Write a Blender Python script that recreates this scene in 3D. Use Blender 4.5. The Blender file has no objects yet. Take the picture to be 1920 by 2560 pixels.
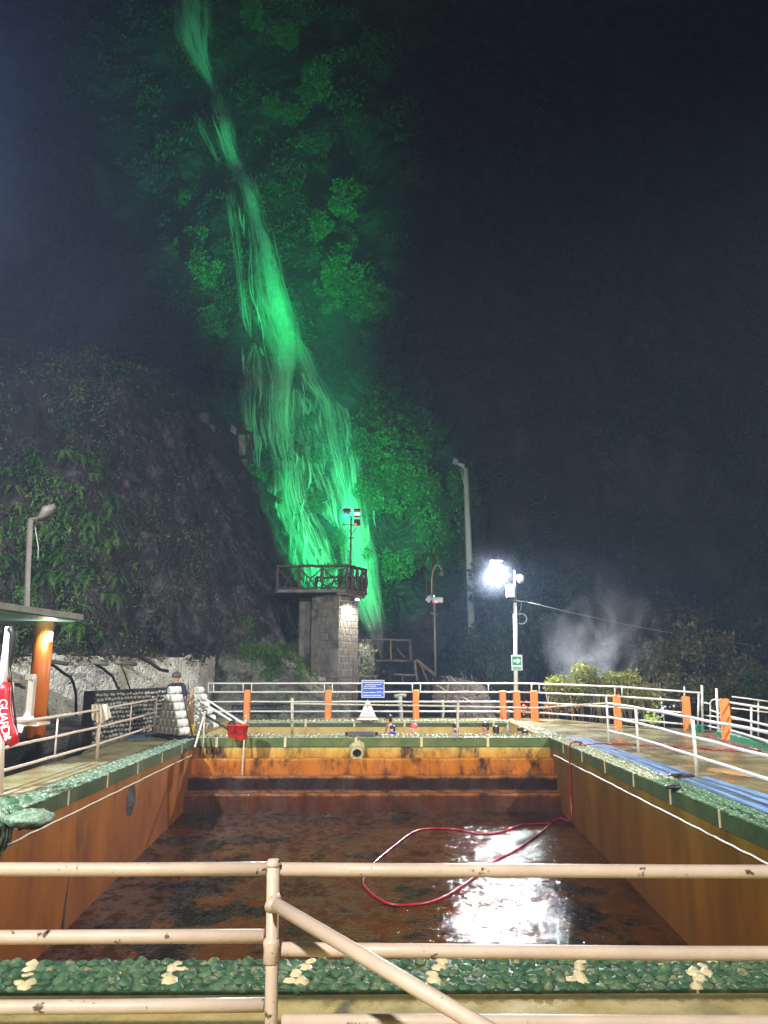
import bpy, bmesh, math, random
import numpy as np
from mathutils import Vector, Matrix, Euler
R = math.radians
random.seed(7)
rng = np.random.default_rng(7)
SC = bpy.context.scene
COL = SC.collection

# ------------------------------------------------------------------ camera
FPX = 1900.0; H = 1.7; PIT = R(11.37); YAW = R(0.51)
FW = Vector((math.sin(YAW) * math.cos(PIT), math.cos(YAW) * math.cos(PIT), math.sin(PIT)))
RT = Vector((math.cos(YAW), -math.sin(YAW), 0))
UP = RT.cross(FW)
cam_d = bpy.data.cameras.new("camera")
cam = bpy.data.objects.new("camera", cam_d); COL.objects.link(cam)
cam_d.sensor_fit = 'VERTICAL'; cam_d.sensor_height = 36.0; cam_d.lens = 36.0 * FPX / 2560.0
cam_d.clip_start = 0.05; cam_d.clip_end = 600
cam.matrix_world = Matrix(((RT.x, UP.x, -FW.x, 0), (RT.y, UP.y, -FW.y, 0), (RT.z, UP.z, -FW.z, H), (0, 0, 0, 1)))
SC.camera = cam
SC.render.engine = 'CYCLES'
SC.cycles.use_denoising = True
SC.cycles.max_bounces = 8; SC.cycles.transparent_max_bounces = 24; SC.cycles.volume_bounces = 0
SC.cycles.volume_step_rate = 1.0; SC.cycles.volume_max_steps = 128
SC.cycles.sample_clamp_indirect = 4.0; SC.cycles.sample_clamp_direct = 0
SC.cycles.caustics_reflective = False; SC.cycles.caustics_refractive = False
SC.view_settings.view_transform = 'Standard'; SC.view_settings.look = 'None'
SC.view_settings.exposure = 0.0; SC.view_settings.gamma = 1.0
SC.view_settings.use_curve_mapping = False

# ------------------------------------------------------------------ world: a night sky
W = bpy.data.worlds.new("World"); SC.world = W; W.use_nodes = True
wn = W.node_tree.nodes; wl = W.node_tree.links
bg = wn["Background"]
sky = wn.new("ShaderNodeTexSky"); sky.sky_type = 'NISHITA'; sky.sun_disc = False
sky.sun_elevation = R(-4); sky.sun_rotation = R(200)
wl.new(sky.outputs[0], bg.inputs[0]); bg.inputs[1].default_value = 0.03

# ------------------------------------------------------------------ lamps of the place, plus an added blue fill for the mist
def lamp(name, kind, loc, energy, col, size=0.15, target=None, angle=60, blend=0.5):
    d = bpy.data.lights.new(name, kind); d.energy = energy; d.color = col
    d.shadow_soft_size = size
    if kind == 'SPOT':
        d.spot_size = R(angle); d.spot_blend = blend
    o = bpy.data.objects.new(name, d); COL.objects.link(o); o.location = loc
    if target is not None:
        o.rotation_euler = (Vector(target) - Vector(loc)).to_track_quat('-Z', 'Y').to_euler()
    return o

def U(px, py, Y):
    d = FW + RT * ((px - 960) / FPX) + UP * ((1280 - py) / FPX)
    t = Y / d.y
    return Vector((d.x * t, Y, H + d.z * t))
def G(px, py, z=0.0):
    d = FW + RT * ((px - 960) / FPX) + UP * ((1280 - py) / FPX)
    t = (z - H) / d.z
    return Vector((d.x * t, d.y * t, z))

L_STREET = U(1238, 1410, 25.6)
L_TOWER = U(888, 1290, 30.2)
lamp("flood_left", 'SPOT', (-9.5, 4.5, 9.0), 18000, (0.95, 0.97, 1.0), 0.12, (-2.5, 18.5, 0), 114, 0.85)
lamp("flood_right", 'SPOT', (11.0, 6.0, 8.5), 13000, (1.0, 0.93, 0.80), 0.12, (3.5, 17, 0), 116, 0.85)
lamp("flood_behind", 'POINT', (-2.5, -2.5, 6.5), 5200, (1.0, 0.88, 0.74), 0.15)
lamp("street_lamp_light", 'SPOT', L_STREET + Vector((0, -0.03, -0.06)), 7000, (0.93, 0.95, 1.0), 0.11, L_STREET + Vector((.8, -3.0, -6)), 150, 0.5)
lamp("street_lamp_glow", 'POINT', L_STREET + Vector((0, -0.06, -0.06)), 380, (0.90, 0.94, 1.0), 0.08)
lamp("mist_fill_left", 'SPOT', (-9.5, 4.5, 9.2), 22000, (0.40, 0.54, 1.0), 0.12, (-14.5, 17, 18), 58, 1.0)  # added unseen beam, only there to make the left mist glow blue
lamp("green_beam_high", 'SPOT', L_TOWER + Vector((0, 0.35, 0.1)), 185000, (0.0, 1.0, 0.22), 0.2, (-10.5, 60, 46), 38, 1.0)
lamp("green_beam_wide", 'SPOT', L_TOWER + Vector((-0.4, 0.35, 0.1)), 66000, (0.0, 1.0, 0.24), 0.2, (-3.0, 52, 11.5), 58, 0.95)

# ------------------------------------------------------------------ mesh helpers
class MB:
    def __init__(s): s.v = []; s.f = []; s.uv = None
    def add(s, vs, fs):
        n = len(s.v); s.v += [tuple(p) for p in vs]; s.f += [tuple(i + n for i in f) for f in fs]; return s
    def box(s, c, d, rz=0, rx=0, ry=0, taper=1.0):
        m = Euler((rx, ry, rz)).to_matrix(); c = Vector(c); vs = []
        for z in (-1, 1):
            k = taper if z > 0 else 1
            for x, y in ((-1, -1), (1, -1), (1, 1), (-1, 1)):
                vs.append(c + m @ Vector((x * d[0] / 2 * k, y * d[1] / 2 * k, z * d[2] / 2)))
        return s.add(vs, [(0, 3, 2, 1), (4, 5, 6, 7), (0, 1, 5, 4), (1, 2, 6, 5), (2, 3, 7, 6), (3, 0, 4, 7)])
    def bev(s, c, d, b, rz=0):          # a box with bevelled upright edges and top
        c = Vector(c); m = Euler((0, 0, rz)).to_matrix()
        def ring(x, y, z, bb):
            return [c + m @ Vector(p) for p in ((-x + bb, -y, z), (x - bb, -y, z), (x, -y + bb, z), (x, y - bb, z), (x - bb, y, z), (-x + bb, y, z), (-x, y - bb, z), (-x, -y + bb, z))]
        x, y, z = d[0] / 2, d[1] / 2, d[2] / 2
        rs = [ring(x, y, -z, b), ring(x, y, z - b, b), ring(x - b, y - b, z, b * .4)]
        vs = sum(rs, []); fs = [tuple(range(7, -1, -1)), tuple(range(16, 24))]
        for r in (0, 1):
            for i in range(8):
                j = (i + 1) % 8; fs.append((r * 8 + i, r * 8 + j, r * 8 + 8 + j, r * 8 + 8 + i))
        return s.add(vs, fs)
    def tube(s, pts, r, n=8, cap=True):
        pts = [Vector(p) for p in pts]; rr = r if isinstance(r, (list, tuple)) else [r] * len(pts)
        vs = []; a = None
        for i, p in enumerate(pts):
            t = (pts[min(i + 1, len(pts) - 1)] - pts[max(i - 1, 0)])
            t = t.normalized() if t.length > 1e-9 else Vector((0, 0, 1))
            if a is None:
                a = t.cross(Vector((0, 0, 1)))
                if a.length < .05: a = t.cross(Vector((0, 1, 0)))
            a = (a - t * a.dot(t)).normalized(); b = t.cross(a)
            for k in range(n):
                w = 2 * math.pi * k / n; vs.append(p + (a * math.cos(w) + b * math.sin(w)) * rr[i])
        fs = []
        for i in range(len(pts) - 1):
            for k in range(n):
                j = (k + 1) % n; fs.append((i * n + k, i * n + j, i * n + n + j, i * n + n + k))
        if cap: fs += [tuple(range(n - 1, -1, -1)), tuple(range(len(vs) - n, len(vs)))]
        return s.add(vs, fs)
    def lathe(s, c, prof, n=16, axis=Vector((0, 0, 1))):
        c = Vector(c); q = Vector((0, 0, 1)).rotation_difference(Vector(axis)); vs = []
        for (r, z) in prof:
            for k in range(n):
                w = 2 * math.pi * k / n; vs.append(c + q @ Vector((r * math.cos(w), r * math.sin(w), z)))
        fs = []
        for i in range(len(prof) - 1):
            for k in range(n):
                j = (k + 1) % n; fs.append((i * n + k, i * n + j, i * n + n + j, i * n + n + k))
        fs += [tuple(range(n - 1, -1, -1)), tuple(range(len(vs) - n, len(vs)))]
        return s.add(vs, fs)
    def blob(s, c, d, seg=8, rings=5, jit=0.0, rz=0, half=False):
        c = Vector(c); m = Euler((0, 0, rz)).to_matrix(); vs = []
        lo = 0.0 if half else -1.0
        for i in range(rings + 1):
            ph = (math.pi / 2) * (lo + (1 - lo) * i / rings)
            for k in range(seg):
                w = 2 * math.pi * k / seg; j = 1 + random.uniform(-jit, jit)
                vs.append(c + m @ Vector((d[0] / 2 * math.cos(ph) * math.cos(w) * j, d[1] / 2 * math.cos(ph) * math.sin(w) * j, d[2] / 2 * math.sin(ph) * j)))
        fs = []
        for i in range(rings):
            for k in range(seg):
                j = (k + 1) % seg; fs.append((i * seg + k, i * seg + j, i * seg + seg + j, i * seg + seg + k))
        fs += [tuple(range(seg - 1, -1, -1)), tuple(range(len(vs) - seg, len(vs)))]
        return s.add(vs, fs)
    def mesh(s, name, mat, off=(0, 0, 0), smooth=False):
        me = bpy.data.meshes.new(name); o = Vector(off)
        me.from_pydata([(x - o.x, y - o.y, z - o.z) for x, y, z in s.v], [], s.f)
        if mat: me.materials.append(mat)
        if smooth: me.polygons.foreach_set('use_smooth', [True] * len(me.polygons))
        if s.uv:
            l = me.uv_layers.new(name="UVMap")
            for lp in me.loops: l.data[lp.index].uv = s.uv[lp.vertex_index]
        me.update(); return me
    def build(s, name, mat, parent=None, smooth=False, **kw):
        off = root_loc(parent) if parent else Vector((0, 0, 0))
        o = bpy.data.objects.new(name, s.mesh(name, mat, off, smooth)); COL.objects.link(o)
        if parent: o.parent = parent
        for k, v in kw.items(): o[k] = v
        return o
def root_loc(p):
    v = Vector((0, 0, 0))
    while p is not None: v += Vector(p.location); p = p.parent
    return v
def thing(name, label, cat, loc=(0, 0, 0), group=None):
    o = bpy.data.objects.new(name, None); COL.objects.link(o); o.location = loc
    o.empty_display_size = .2; o["label"] = label; o["category"] = cat
    if group: o["group"] = group
    return o
def inst(name, mesh, parent, loc, rot=(0, 0, 0), sc=(1, 1, 1), **kw):
    o = bpy.data.objects.new(name, mesh); COL.objects.link(o)
    if parent: o.parent = parent; loc = Vector(loc) - root_loc(parent)
    o.location = loc; o.rotation_euler = rot; o.scale = sc
    for k, v in kw.items(): o[k] = v
    return o
def copy_tree(o, parent=None):
    c = o.copy(); COL.objects.link(c)
    if parent: c.parent = parent
    for ch in list(o.children): copy_tree(ch, c)
    return c
def text(name, body, size, loc, rot, mat, parent, ext=0.002, align='CENTER', **kw):
    cu = bpy.data.curves.new(name, 'FONT'); cu.body = body; cu.size = size; cu.extrude = ext
    cu.align_x = align; cu.align_y = 'CENTER'; cu.materials.append(mat)
    tmp = bpy.data.objects.new(name, cu); COL.objects.link(tmp); bpy.context.view_layer.update()
    me = bpy.data.meshes.new_from_object(tmp); bpy.data.objects.remove(tmp)
    o = bpy.data.objects.new(name, me); COL.objects.link(o); o.parent = parent
    o.location = Vector(loc) - root_loc(parent); o.rotation_euler = rot
    for k, v in kw.items(): o[k] = v
    return o

# ------------------------------------------------------------------ noise in numpy
def _h(i, j, k):
    n = (i * 374761393 + j * 668265263 + k * 2147483647 * 3 + 1013904223) & 0xffffffff
    n = ((n ^ (n >> 13)) * 1274126177) & 0xffffffff
    n = ((n ^ (n >> 16)) * 2246822519) & 0xffffffff
    return ((n ^ (n >> 15)) & 0xffffff) / 0xffffff * 2 - 1
def vnoise(x, y, z):
    x = np.asarray(x, float); y = np.asarray(y, float) + 0 * x; z = np.asarray(z, float) + 0 * x
    xi = np.floor(x).astype(np.int64); yi = np.floor(y).astype(np.int64); zi = np.floor(z).astype(np.int64)
    fx, fy, fz = x - xi, y - yi, z - zi
    fx, fy, fz = [t * t * (3 - 2 * t) for t in (fx, fy, fz)]
    r = 0
    for a in (0, 1):
        for b in (0, 1):
            for c in (0, 1):
                w = (fx if a else 1 - fx) * (fy if b else 1 - fy) * (fz if c else 1 - fz)
                r = r + w * _h(xi + a, yi + b, zi + c)
    return r
def fbm(x, y, z, o=4):
    r = 0; a = 1; s = 1
    for _ in range(o):
        r = r + a * vnoise(x * s + 7.3 * _, y * s + 3.1, z * s + 1.7); a *= .5; s *= 2.03
    return r

# ------------------------------------------------------------------ materials
def ramp(nt, stops):
    r = nt.nodes.new("ShaderNodeValToRGB"); e = r.color_ramp.elements
    while len(e) < len(stops): e.new(0.5)
    for i, (p, c) in enumerate(stops):
        e[i].position = p; e[i].color = (*c, 1) if len(c) == 3 else c
    return r
def pm(name, cols, scale=4, rough=(.5, .8), bump=0.2, bscale=None, metal=0, spec=.5, coat=0, detail=6, coord='Object', stretch=(1, 1, 1), zramp=None, grime=None, gscale=1.2, dist=0.02, spots=None, bdet=5):
    """cols: two or three colours blended by noise. zramp: [(z, colour)] stains by height, multiplied in."""
    m = bpy.data.materials.new(name); m.use_nodes = True; nt = m.node_tree; N = nt.nodes; L = nt.links
    b = N["Principled BSDF"]; b.inputs["Metallic"].default_value = metal; b.inputs["Specular IOR Level"].default_value = spec
    if coat: b.inputs["Coat Weight"].default_value = coat; b.inputs["Coat Roughness"].default_value = .12
    if coord == 'World':
        g = N.new("ShaderNodeNewGeometry"); co = g.outputs["Position"]
    else:
        g = N.new("ShaderNodeTexCoord"); co = g.outputs["Object"]
    mp = N.new("ShaderNodeMapping"); mp.inputs["Scale"].default_value = stretch; L.new(co, mp.inputs["Vector"]); co = mp.outputs[0]
    n1 = N.new("ShaderNodeTexNoise"); n1.inputs["Scale"].default_value = scale; n1.inputs["Detail"].default_value = detail; n1.inputs["Roughness"].default_value = .6
    L.new(co, n1.inputs["Vector"])
    k = len(cols); st = [(.32 + .36 * i / max(1, k - 1), c) for i, c in enumerate(cols)] if k > 1 else [(0, cols[0]), (1, cols[0])]
    r1 = ramp(nt, st); L.new(n1.outputs["Fac"], r1.inputs[0]); out = r1.outputs[0]
    if zramp:
        gp = N.new("ShaderNodeNewGeometry"); sp = N.new("ShaderNodeSeparateXYZ"); L.new(gp.outputs["Position"], sp.inputs[0])
        ad = N.new("ShaderNodeMath"); ad.operation = 'MULTIPLY_ADD'; L.new(n1.outputs["Fac"], ad.inputs[0]); ad.inputs[1].default_value = .12; L.new(sp.outputs["Z"], ad.inputs[2])
        lo, hi = zramp[0][0], zramp[-1][0]
        mr = N.new("ShaderNodeMapRange"); mr.inputs["From Min"].default_value = lo + .06; mr.inputs["From Max"].default_value = hi + .06; L.new(ad.outputs[0], mr.inputs["Value"])
        zr = ramp(nt, [((z - lo) / (hi - lo), c) for z, c in zramp]); L.new(mr.outputs[0], zr.inputs[0])
        mx = N.new("ShaderNodeMix"); mx.data_type = 'RGBA'; mx.blend_type = 'MULTIPLY'; mx.inputs["Factor"].default_value = 1
        L.new(out, mx.inputs["A"]); L.new(zr.outputs[0], mx.inputs["B"]); out = mx.outputs["Result"]
    if grime:
        n2 = N.new("ShaderNodeTexNoise"); n2.inputs["Scale"].default_value = gscale; n2.inputs["Detail"].default_value = 8; n2.inputs["Roughness"].default_value = .7; L.new(co, n2.inputs["Vector"])
        r2 = ramp(nt, [(grime[1], (0, 0, 0)), (grime[2], (1, 1, 1))]); L.new(n2.outputs["Fac"], r2.inputs[0])
        mx = N.new("ShaderNodeMix"); mx.data_type = 'RGBA'; L.new(r2.outputs[0], mx.inputs["Factor"]); L.new(out, mx.inputs["A"]); mx.inputs["B"].default_value = (*grime[0], 1); out = mx.outputs["Result"]
    if spots:
        n4 = N.new("ShaderNodeTexNoise"); n4.inputs["Scale"].default_value = spots[1]; n4.inputs["Detail"].default_value = 3; L.new(co, n4.inputs["Vector"])
        r4 = ramp(nt, [(spots[2], (0, 0, 0)), (spots[2] + .03, (1, 1, 1))]); L.new(n4.outputs["Fac"], r4.inputs[0])
        mx = N.new("ShaderNodeMix"); mx.data_type = 'RGBA'; L.new(r4.outputs[0], mx.inputs["Factor"]); L.new(out, mx.inputs["A"]); mx.inputs["B"].default_value = (*spots[0], 1); out = mx.outputs["Result"]
    L.new(out, b.inputs["Base Color"])
    n3 = N.new("ShaderNodeTexNoise"); n3.inputs["Scale"].default_value = scale * .6; n3.inputs["Detail"].default_value = 4; L.new(co, n3.inputs["Vector"])
    mr = N.new("ShaderNodeMapRange"); mr.inputs["From Min"].default_value = .35; mr.inputs["From Max"].default_value = .65; mr.inputs["To Min"].default_value = rough[0]; mr.inputs["To Max"].default_value = rough[1]
    L.new(n3.outputs["Fac"], mr.inputs["Value"]); L.new(mr.outputs[0], b.inputs["Roughness"])
    if bump:
        nb = N.new("ShaderNodeTexNoise"); nb.inputs["Scale"].default_value = bscale or scale * 5; nb.inputs["Detail"].default_value = bdet; L.new(co, nb.inputs["Vector"])
        bp = N.new("ShaderNodeBump"); bp.inputs["Strength"].default_value = bump; bp.inputs["Distance"].default_value = dist
        L.new(nb.outputs["Fac"], bp.inputs["Height"]); L.new(bp.outputs[0], b.inputs["Normal"])
        if coat: L.new(bp.outputs[0], b.inputs["Coat Normal"])
    return m
def emit(name, col, s):
    m = bpy.data.materials.new(name); m.use_nodes = True; b = m.node_tree.nodes["Principled BSDF"]
    b.inputs["Base Color"].default_value = (*[min(1, c) for c in col], 1); b.inputs["Emission Color"].default_value = (*col, 1); b.inputs["Emission Strength"].default_value = s
    return m
def leafmat(name, c1, c2, c3=None, rough=.5, scale=.8):
    m = bpy.data.materials.new(name); m.use_nodes = True; nt = m.node_tree; N = nt.nodes; L = nt.links
    b = N["Principled BSDF"]; b.inputs["Roughness"].default_value = rough; b.inputs["Specular IOR Level"].default_value = .35
    g = N.new("ShaderNodeNewGeometry")
    n = N.new("ShaderNodeTexNoise"); n.inputs["Scale"].default_value = scale; n.inputs["Detail"].default_value = 3; L.new(g.outputs["Position"], n.inputs["Vector"])
    ad = N.new("ShaderNodeMath"); ad.operation = 'MULTIPLY_ADD'; L.new(g.outputs["Random Per Island"], ad.inputs[0]); ad.inputs[1].default_value = .3; L.new(n.outputs["Fac"], ad.inputs[2])
    r = ramp(nt, [(.4, c1), (.65, c2)] + ([(.82, c3)] if c3 else [])); L.new(ad.outputs[0], r.inputs[0]); L.new(r.outputs[0], b.inputs["Base Color"])
    t = N.new("ShaderNodeBsdfTranslucent"); L.new(r.outputs[0], t.inputs["Color"])
    mx = N.new("ShaderNodeMixShader"); mx.inputs[0].default_value = .25; L.new(b.outputs[0], mx.inputs[1]); L.new(t.outputs[0], mx.inputs[2])
    L.new(mx.outputs[0], N["Material Output"].inputs["Surface"])
    return m

M = {}
M['white_pipe'] = pm("white_paint_pipe", [(.60, .58, .55), (.72, .70, .67)], 6, (.3, .5), .15, 60, grime=((.16, .13, .11), .64, .67), gscale=9)
M['rail_near'] = pm("old_cream_paint", [(.55, .47, .41), (.66, .58, .51)], 5, (.32, .5), .35, 55, grime=((.10, .085, .07), .635, .65), gscale=11, spots=((.03, .02, .015), 9, .70), dist=.004)
M['rail_left'] = pm("pinkish_cream_paint", [(.58, .46, .38), (.68, .58, .50)], 5, (.35, .55), .2, 50, grime=((.25, .17, .10), .62, .68), gscale=8)
M['rail_rusty'] = pm("weathered_cream_pipe", [(.42, .38, .28), (.58, .53, .42)], 8, (.4, .6), .3, 60, grime=((.20, .15, .08), .55, .64), gscale=10)
M['orange'] = pm("orange_paint", [(.72, .20, .045), (.80, .27, .07)], 3, (.45, .65), .15, 30, grime=((.45, .14, .04), .6, .75))
M['orange_dark'] = pm("orange_gloss_paint", [(.62, .15, .02), (.68, .19, .035)], 3, (.3, .5), .1, 30)
M['deck'] = pm("wet_mineral_stained_concrete", [(.08, .062, .03), (.17, .14, .065), (.32, .29, .16)], 1.6, (.14, .55), .5, 26, coord='World', grime=((.10, .095, .06), .55, .70), gscale=.9, coat=.12, dist=.012)
M['deck_left'] = pm("wet_grey_concrete", [(.24, .21, .09), (.35, .32, .16), (.44, .41, .27)], 1.3, (.16, .55), .4, 26, coord='World', grime=((.09, .085, .07), .52, .66), gscale=.8, coat=.10, dist=.01)
M['near_deck'] = pm("textured_olive_deck", [(.34, .27, .08), (.44, .36, .13), (.52, .44, .20)], 5, (.55, .8), .6, 55, coord='World', grime=((.20, .20, .10), .5, .7), gscale=1.5, dist=.012)
M['green_stone'] = pm("green_painted_stone", [(.018, .075, .036), (.042, .13, .065), (.12, .20, .11)], 9, (.45, .7), .6, 60, coord='World', grime=((.30, .29, .15), .55, .64), gscale=16, dist=.008)
M['stone_bed'] = pm("mossy_beige_mortar", [(.012, .045, .022), (.03, .07, .035), (.12, .12, .06)], 14, (.4, .7), .6, 60, coord='World', dist=.008)
M['cream_stone'] = pm("cream_painted_stone", [(.62, .55, .32), (.72, .65, .42)], 9, (.3, .5), .5, 60, coord='World', grime=((.3, .2, .08), .62, .72), gscale=14, dist=.008)
M['mint_stone'] = pm("mint_mineral_crust", [(.06, .14, .085), (.15, .24, .16), (.36, .42, .33)], 16, (.3, .5), .9, 50, coord='World', dist=.02)
M['wet_stone'] = pm("wet_pale_stones", [(.16, .20, .12), (.30, .32, .20), (.44, .44, .32)], 18, (.12, .3), .8, 60, coord='World', dist=.015)
M['band'] = pm("green_band_paint", [(.020, .050, .020), (.035, .075, .03)], 3, (.35, .55), .2, 20, coord='World', grime=((.09, .10, .035), .5, .75))
M['band_far'] = pm("faded_green_band_paint", [(.05, .10, .03), (.11, .14, .04)], 3, (.35, .55), .2, 20, coord='World', grime=((.25, .20, .05), .55, .8))
M['joint'] = pm("cream_joint_paint", [(.50, .42, .22), (.60, .52, .30)], 8, (.4, .6), .2)
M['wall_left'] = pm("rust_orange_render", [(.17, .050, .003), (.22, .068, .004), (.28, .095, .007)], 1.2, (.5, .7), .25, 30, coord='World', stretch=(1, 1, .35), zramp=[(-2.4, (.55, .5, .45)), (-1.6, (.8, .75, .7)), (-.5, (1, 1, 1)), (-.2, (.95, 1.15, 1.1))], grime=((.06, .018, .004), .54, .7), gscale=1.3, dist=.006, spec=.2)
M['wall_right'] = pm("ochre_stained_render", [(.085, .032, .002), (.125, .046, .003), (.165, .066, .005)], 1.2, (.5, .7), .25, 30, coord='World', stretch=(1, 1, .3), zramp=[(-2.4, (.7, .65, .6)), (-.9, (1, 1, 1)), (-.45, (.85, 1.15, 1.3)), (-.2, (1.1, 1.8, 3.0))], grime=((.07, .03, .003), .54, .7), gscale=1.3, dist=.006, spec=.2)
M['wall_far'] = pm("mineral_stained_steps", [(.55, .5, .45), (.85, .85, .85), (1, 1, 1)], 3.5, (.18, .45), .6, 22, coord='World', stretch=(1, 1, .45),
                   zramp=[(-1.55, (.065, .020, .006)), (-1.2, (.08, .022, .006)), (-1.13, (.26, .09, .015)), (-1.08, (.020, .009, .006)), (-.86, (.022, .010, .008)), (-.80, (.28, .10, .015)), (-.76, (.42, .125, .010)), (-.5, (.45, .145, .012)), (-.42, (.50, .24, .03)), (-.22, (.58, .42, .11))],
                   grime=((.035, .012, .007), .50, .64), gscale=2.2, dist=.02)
M['joint_line'] = M['joint']
M['floor'] = pm("wet_pool_floor", [(.010, .004, .002), (.055, .018, .003), (.15, .050, .005)], .55, (.04, .09), 1.0, 18, coord='World', grime=((.006, .005, .003), .48, .58), gscale=.55, dist=.013, spec=.5, bdet=2)
M['pool2'] = pm("ochre_pool_render", [(.40, .30, .09), (.50, .38, .14)], 2, (.3, .5), .2, 20, coord='World', grime=((.35, .17, .03), .5, .7))
M['rock'] = pm("dark_brown_rock", [(.010, .008, .008), (.035, .027, .027), (.13, .108, .10)], 2.2, (.6, .9), 1.0, 7, coord='World', detail=10, grime=((.010, .012, .006), .46, .58), gscale=.45, dist=.25)
M['rock_wet'] = pm("dark_mossy_rock", [(.02, .021, .017), (.07, .07, .055), (.22, .22, .19)], 1.6, (.4, .8), .9, 5, coord='World', detail=10, grime=((.04, .075, .012), .54, .60), gscale=1.6, dist=.2)
M['cliff'] = pm("far_cliff_rock", [(.008, .009, .008), (.02, .022, .02), (.07, .07, .06)], .35, (.5, .9), 1, 2.2, coord='World', detail=10, dist=.5)
M['white_rock'] = pm("whitewashed_rock", [(.40, .39, .34), (.60, .59, .53), (.72, .71, .65)], 2.0, (.5, .8), 1.0, 12, coord='World', detail=10, grime=((.16, .15, .08), .56, .70), gscale=1.6, dist=.12, spots=((.03, .03, .028), 8, .66))  # spots paint the dark of small cavities into the colour
M['black'] = pm("black_rubber", [(.008, .008, .008), (.02, .02, .02)], 10, (.4, .7), .1)
M['dark_wall'] = pm("black_wet_wall", [(.008, .008, .008), (.03, .027, .022), (.07, .055, .045)], 3, (.3, .7), .7, 20, coord='World', dist=.03)
M['pebble'] = pm("grey_pebbles", [(.25, .25, .22), (.45, .45, .40)], 9, (.4, .7), .2, 60, coord='World')
M['mortar'] = pm("black_mortar", [(.010, .010, .009), (.03, .03, .026)], 9, (.6, .9), .2, 60, coord='World')
M['slab'] = pm("weathered_concrete_edge", [(.14, .14, .11), (.24, .24, .20)], 4, (.6, .8), .3, 30, grime=((.05, .05, .04), .55, .68))
M['teal'] = pm("teal_soffit_paint", [(.14, .38, .30), (.20, .46, .38)], 3, (.4, .6), .1)
M['grey_pole'] = pm("galvanised_pole", [(.12, .10, .09), (.17, .145, .135)], 6, (.4, .6), .1)
M['conc_pole'] = pm("concrete_pole", [(.46, .52, .46), (.60, .66, .60)], 3, (.5, .7), .3, 20, stretch=(1, 1, .3))  # greenish tint puts the green light on the mast into its colour
M['pole_white'] = pm("white_steel_pole", [(.60, .60, .58), (.70, .70, .68)], 4, (.35, .5), .1, grime=((.3, .28, .24), .6, .7))
M['white_plastic'] = pm("white_plastic", [(.72, .72, .70), (.80, .80, .78)], 5, (.3, .45), .05)
M['float_white'] = pm("white_float_foam", [(.62, .62, .58), (.76, .76, .72)], 12, (.4, .6), .2, 40)
M['float_end'] = pm("grey_float_end", [(.30, .32, .27), (.42, .44, .38)], 12, (.5, .7), .2)
M['red'] = pm("red_plastic", [(.50, .012, .02), (.60, .02, .035)], 5, (.28, .42), .05)
M['red_bucket'] = pm("red_bucket_plastic", [(.50, .02, .012), (.62, .03, .02)], 5, (.3, .45), .05, grime=((.2, .02, .01), .6, .72))
M['hose'] = pm("dark_red_hose", [(.20, .008, .014), (.30, .012, .022)], 5, (.2, .35), .05)
M['blue_mat'] = pm("blue_rubber_mat", [(.10, .20, .42), (.17, .30, .52)], 4, (.3, .5), .4, 60, coord='World')
M['blue_mat_dark'] = pm("grey_wet_mat_stripe", [(.05, .08, .12), (.09, .12, .17)], 4, (.2, .4), .4, 60, coord='World')
M['sign_blue'] = pm("blue_sign_enamel", [(.03, .11, .55), (.035, .13, .60)], 4, (.3, .4), 0)
M['sign_white'] = pm("white_sign_paint", [(.72, .75, .80), (.76, .79, .84)], 4, (.4, .5), 0)
M['sign_green'] = pm("green_sign_enamel", [(.0, .25, .15), (.0, .28, .17)], 4, (.3, .4), 0)
M['sign_red'] = pm("red_sign_ink", [(.55, .05, .04), (.60, .07, .05)], 4, (.4, .5), 0)
M['sign_grey'] = pm("grey_sign_ink", [(.18, .22, .26), (.22, .26, .30)], 4, (.4, .5), 0)
M['log'] = pm("rustic_log_wood", [(.025, .016, .013), (.06, .04, .03)], 6, (.6, .85), .8, 20, stretch=(1, 1, 1))
M['log_pale'] = pm("pale_weathered_log", [(.07, .05, .03), (.15, .105, .065)], 6, (.6, .85), .6, 20)
M['block'] = pm("tower_stone_block", [(.09, .08, .066), (.17, .15, .125)], 6, (.6, .85), .7, 25, coord='World')
M['block_mortar'] = pm("pale_tower_mortar", [(.36, .33, .28), (.48, .45, .38)], 6, (.6, .85), .4, 25, coord='World')
M['lava'] = pm("rough_grey_rendered_stone", [(.08, .075, .062), (.15, .14, .115)], 1.5, (.6, .9), .6, 12, coord='World', grime=((.035, .033, .03), .5, .64), gscale=1.1)
M['dark_metal'] = pm("dark_brown_steel", [(.04, .025, .02), (.08, .05, .04)], 6, (.5, .7), .1)
M['lamp_housing'] = pm("grey_lamp_housing", [(.2, .2, .2), (.42, .42, .41)], 20, (.3, .5), .2)
M['glass_dark'] = pm("dark_lamp_glass", [(.03, .04, .04), (.06, .07, .07)], 20, (.1, .2), 0)
M['emit_street'] = emit("lit_street_lamp", (1, .98, 1), 40)
M['emit_green'] = emit("lit_cyan_flood_lens", (.25, 1, .75), 3.0)
M['emit_red'] = emit("red_indicator_light", (1, .1, .12), 5)
M['emit_white'] = emit("lit_wall_lamp_glass", (1, .97, .90), 8)
M['skin'] = pm("skin_tan", [(.42, .22, .14), (.50, .28, .19)], 8, (.4, .5), 0)
M['skin2'] = pm("skin_light", [(.55, .33, .24), (.62, .40, .30)], 8, (.35, .5), 0)
M['hair'] = pm("black_wet_hair", [(.006, .008, .009), (.015, .018, .02)], 30, (.25, .45), .4, 90)
M['hair_grey'] = pm("dark_grey_hair", [(.05, .045, .04), (.10, .09, .085)], 30, (.5, .7), .4, 90)
M['navy'] = pm("navy_cloth", [(.010, .010, .035), (.018, .018, .05)], 10, (.7, .9), .3)
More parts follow.
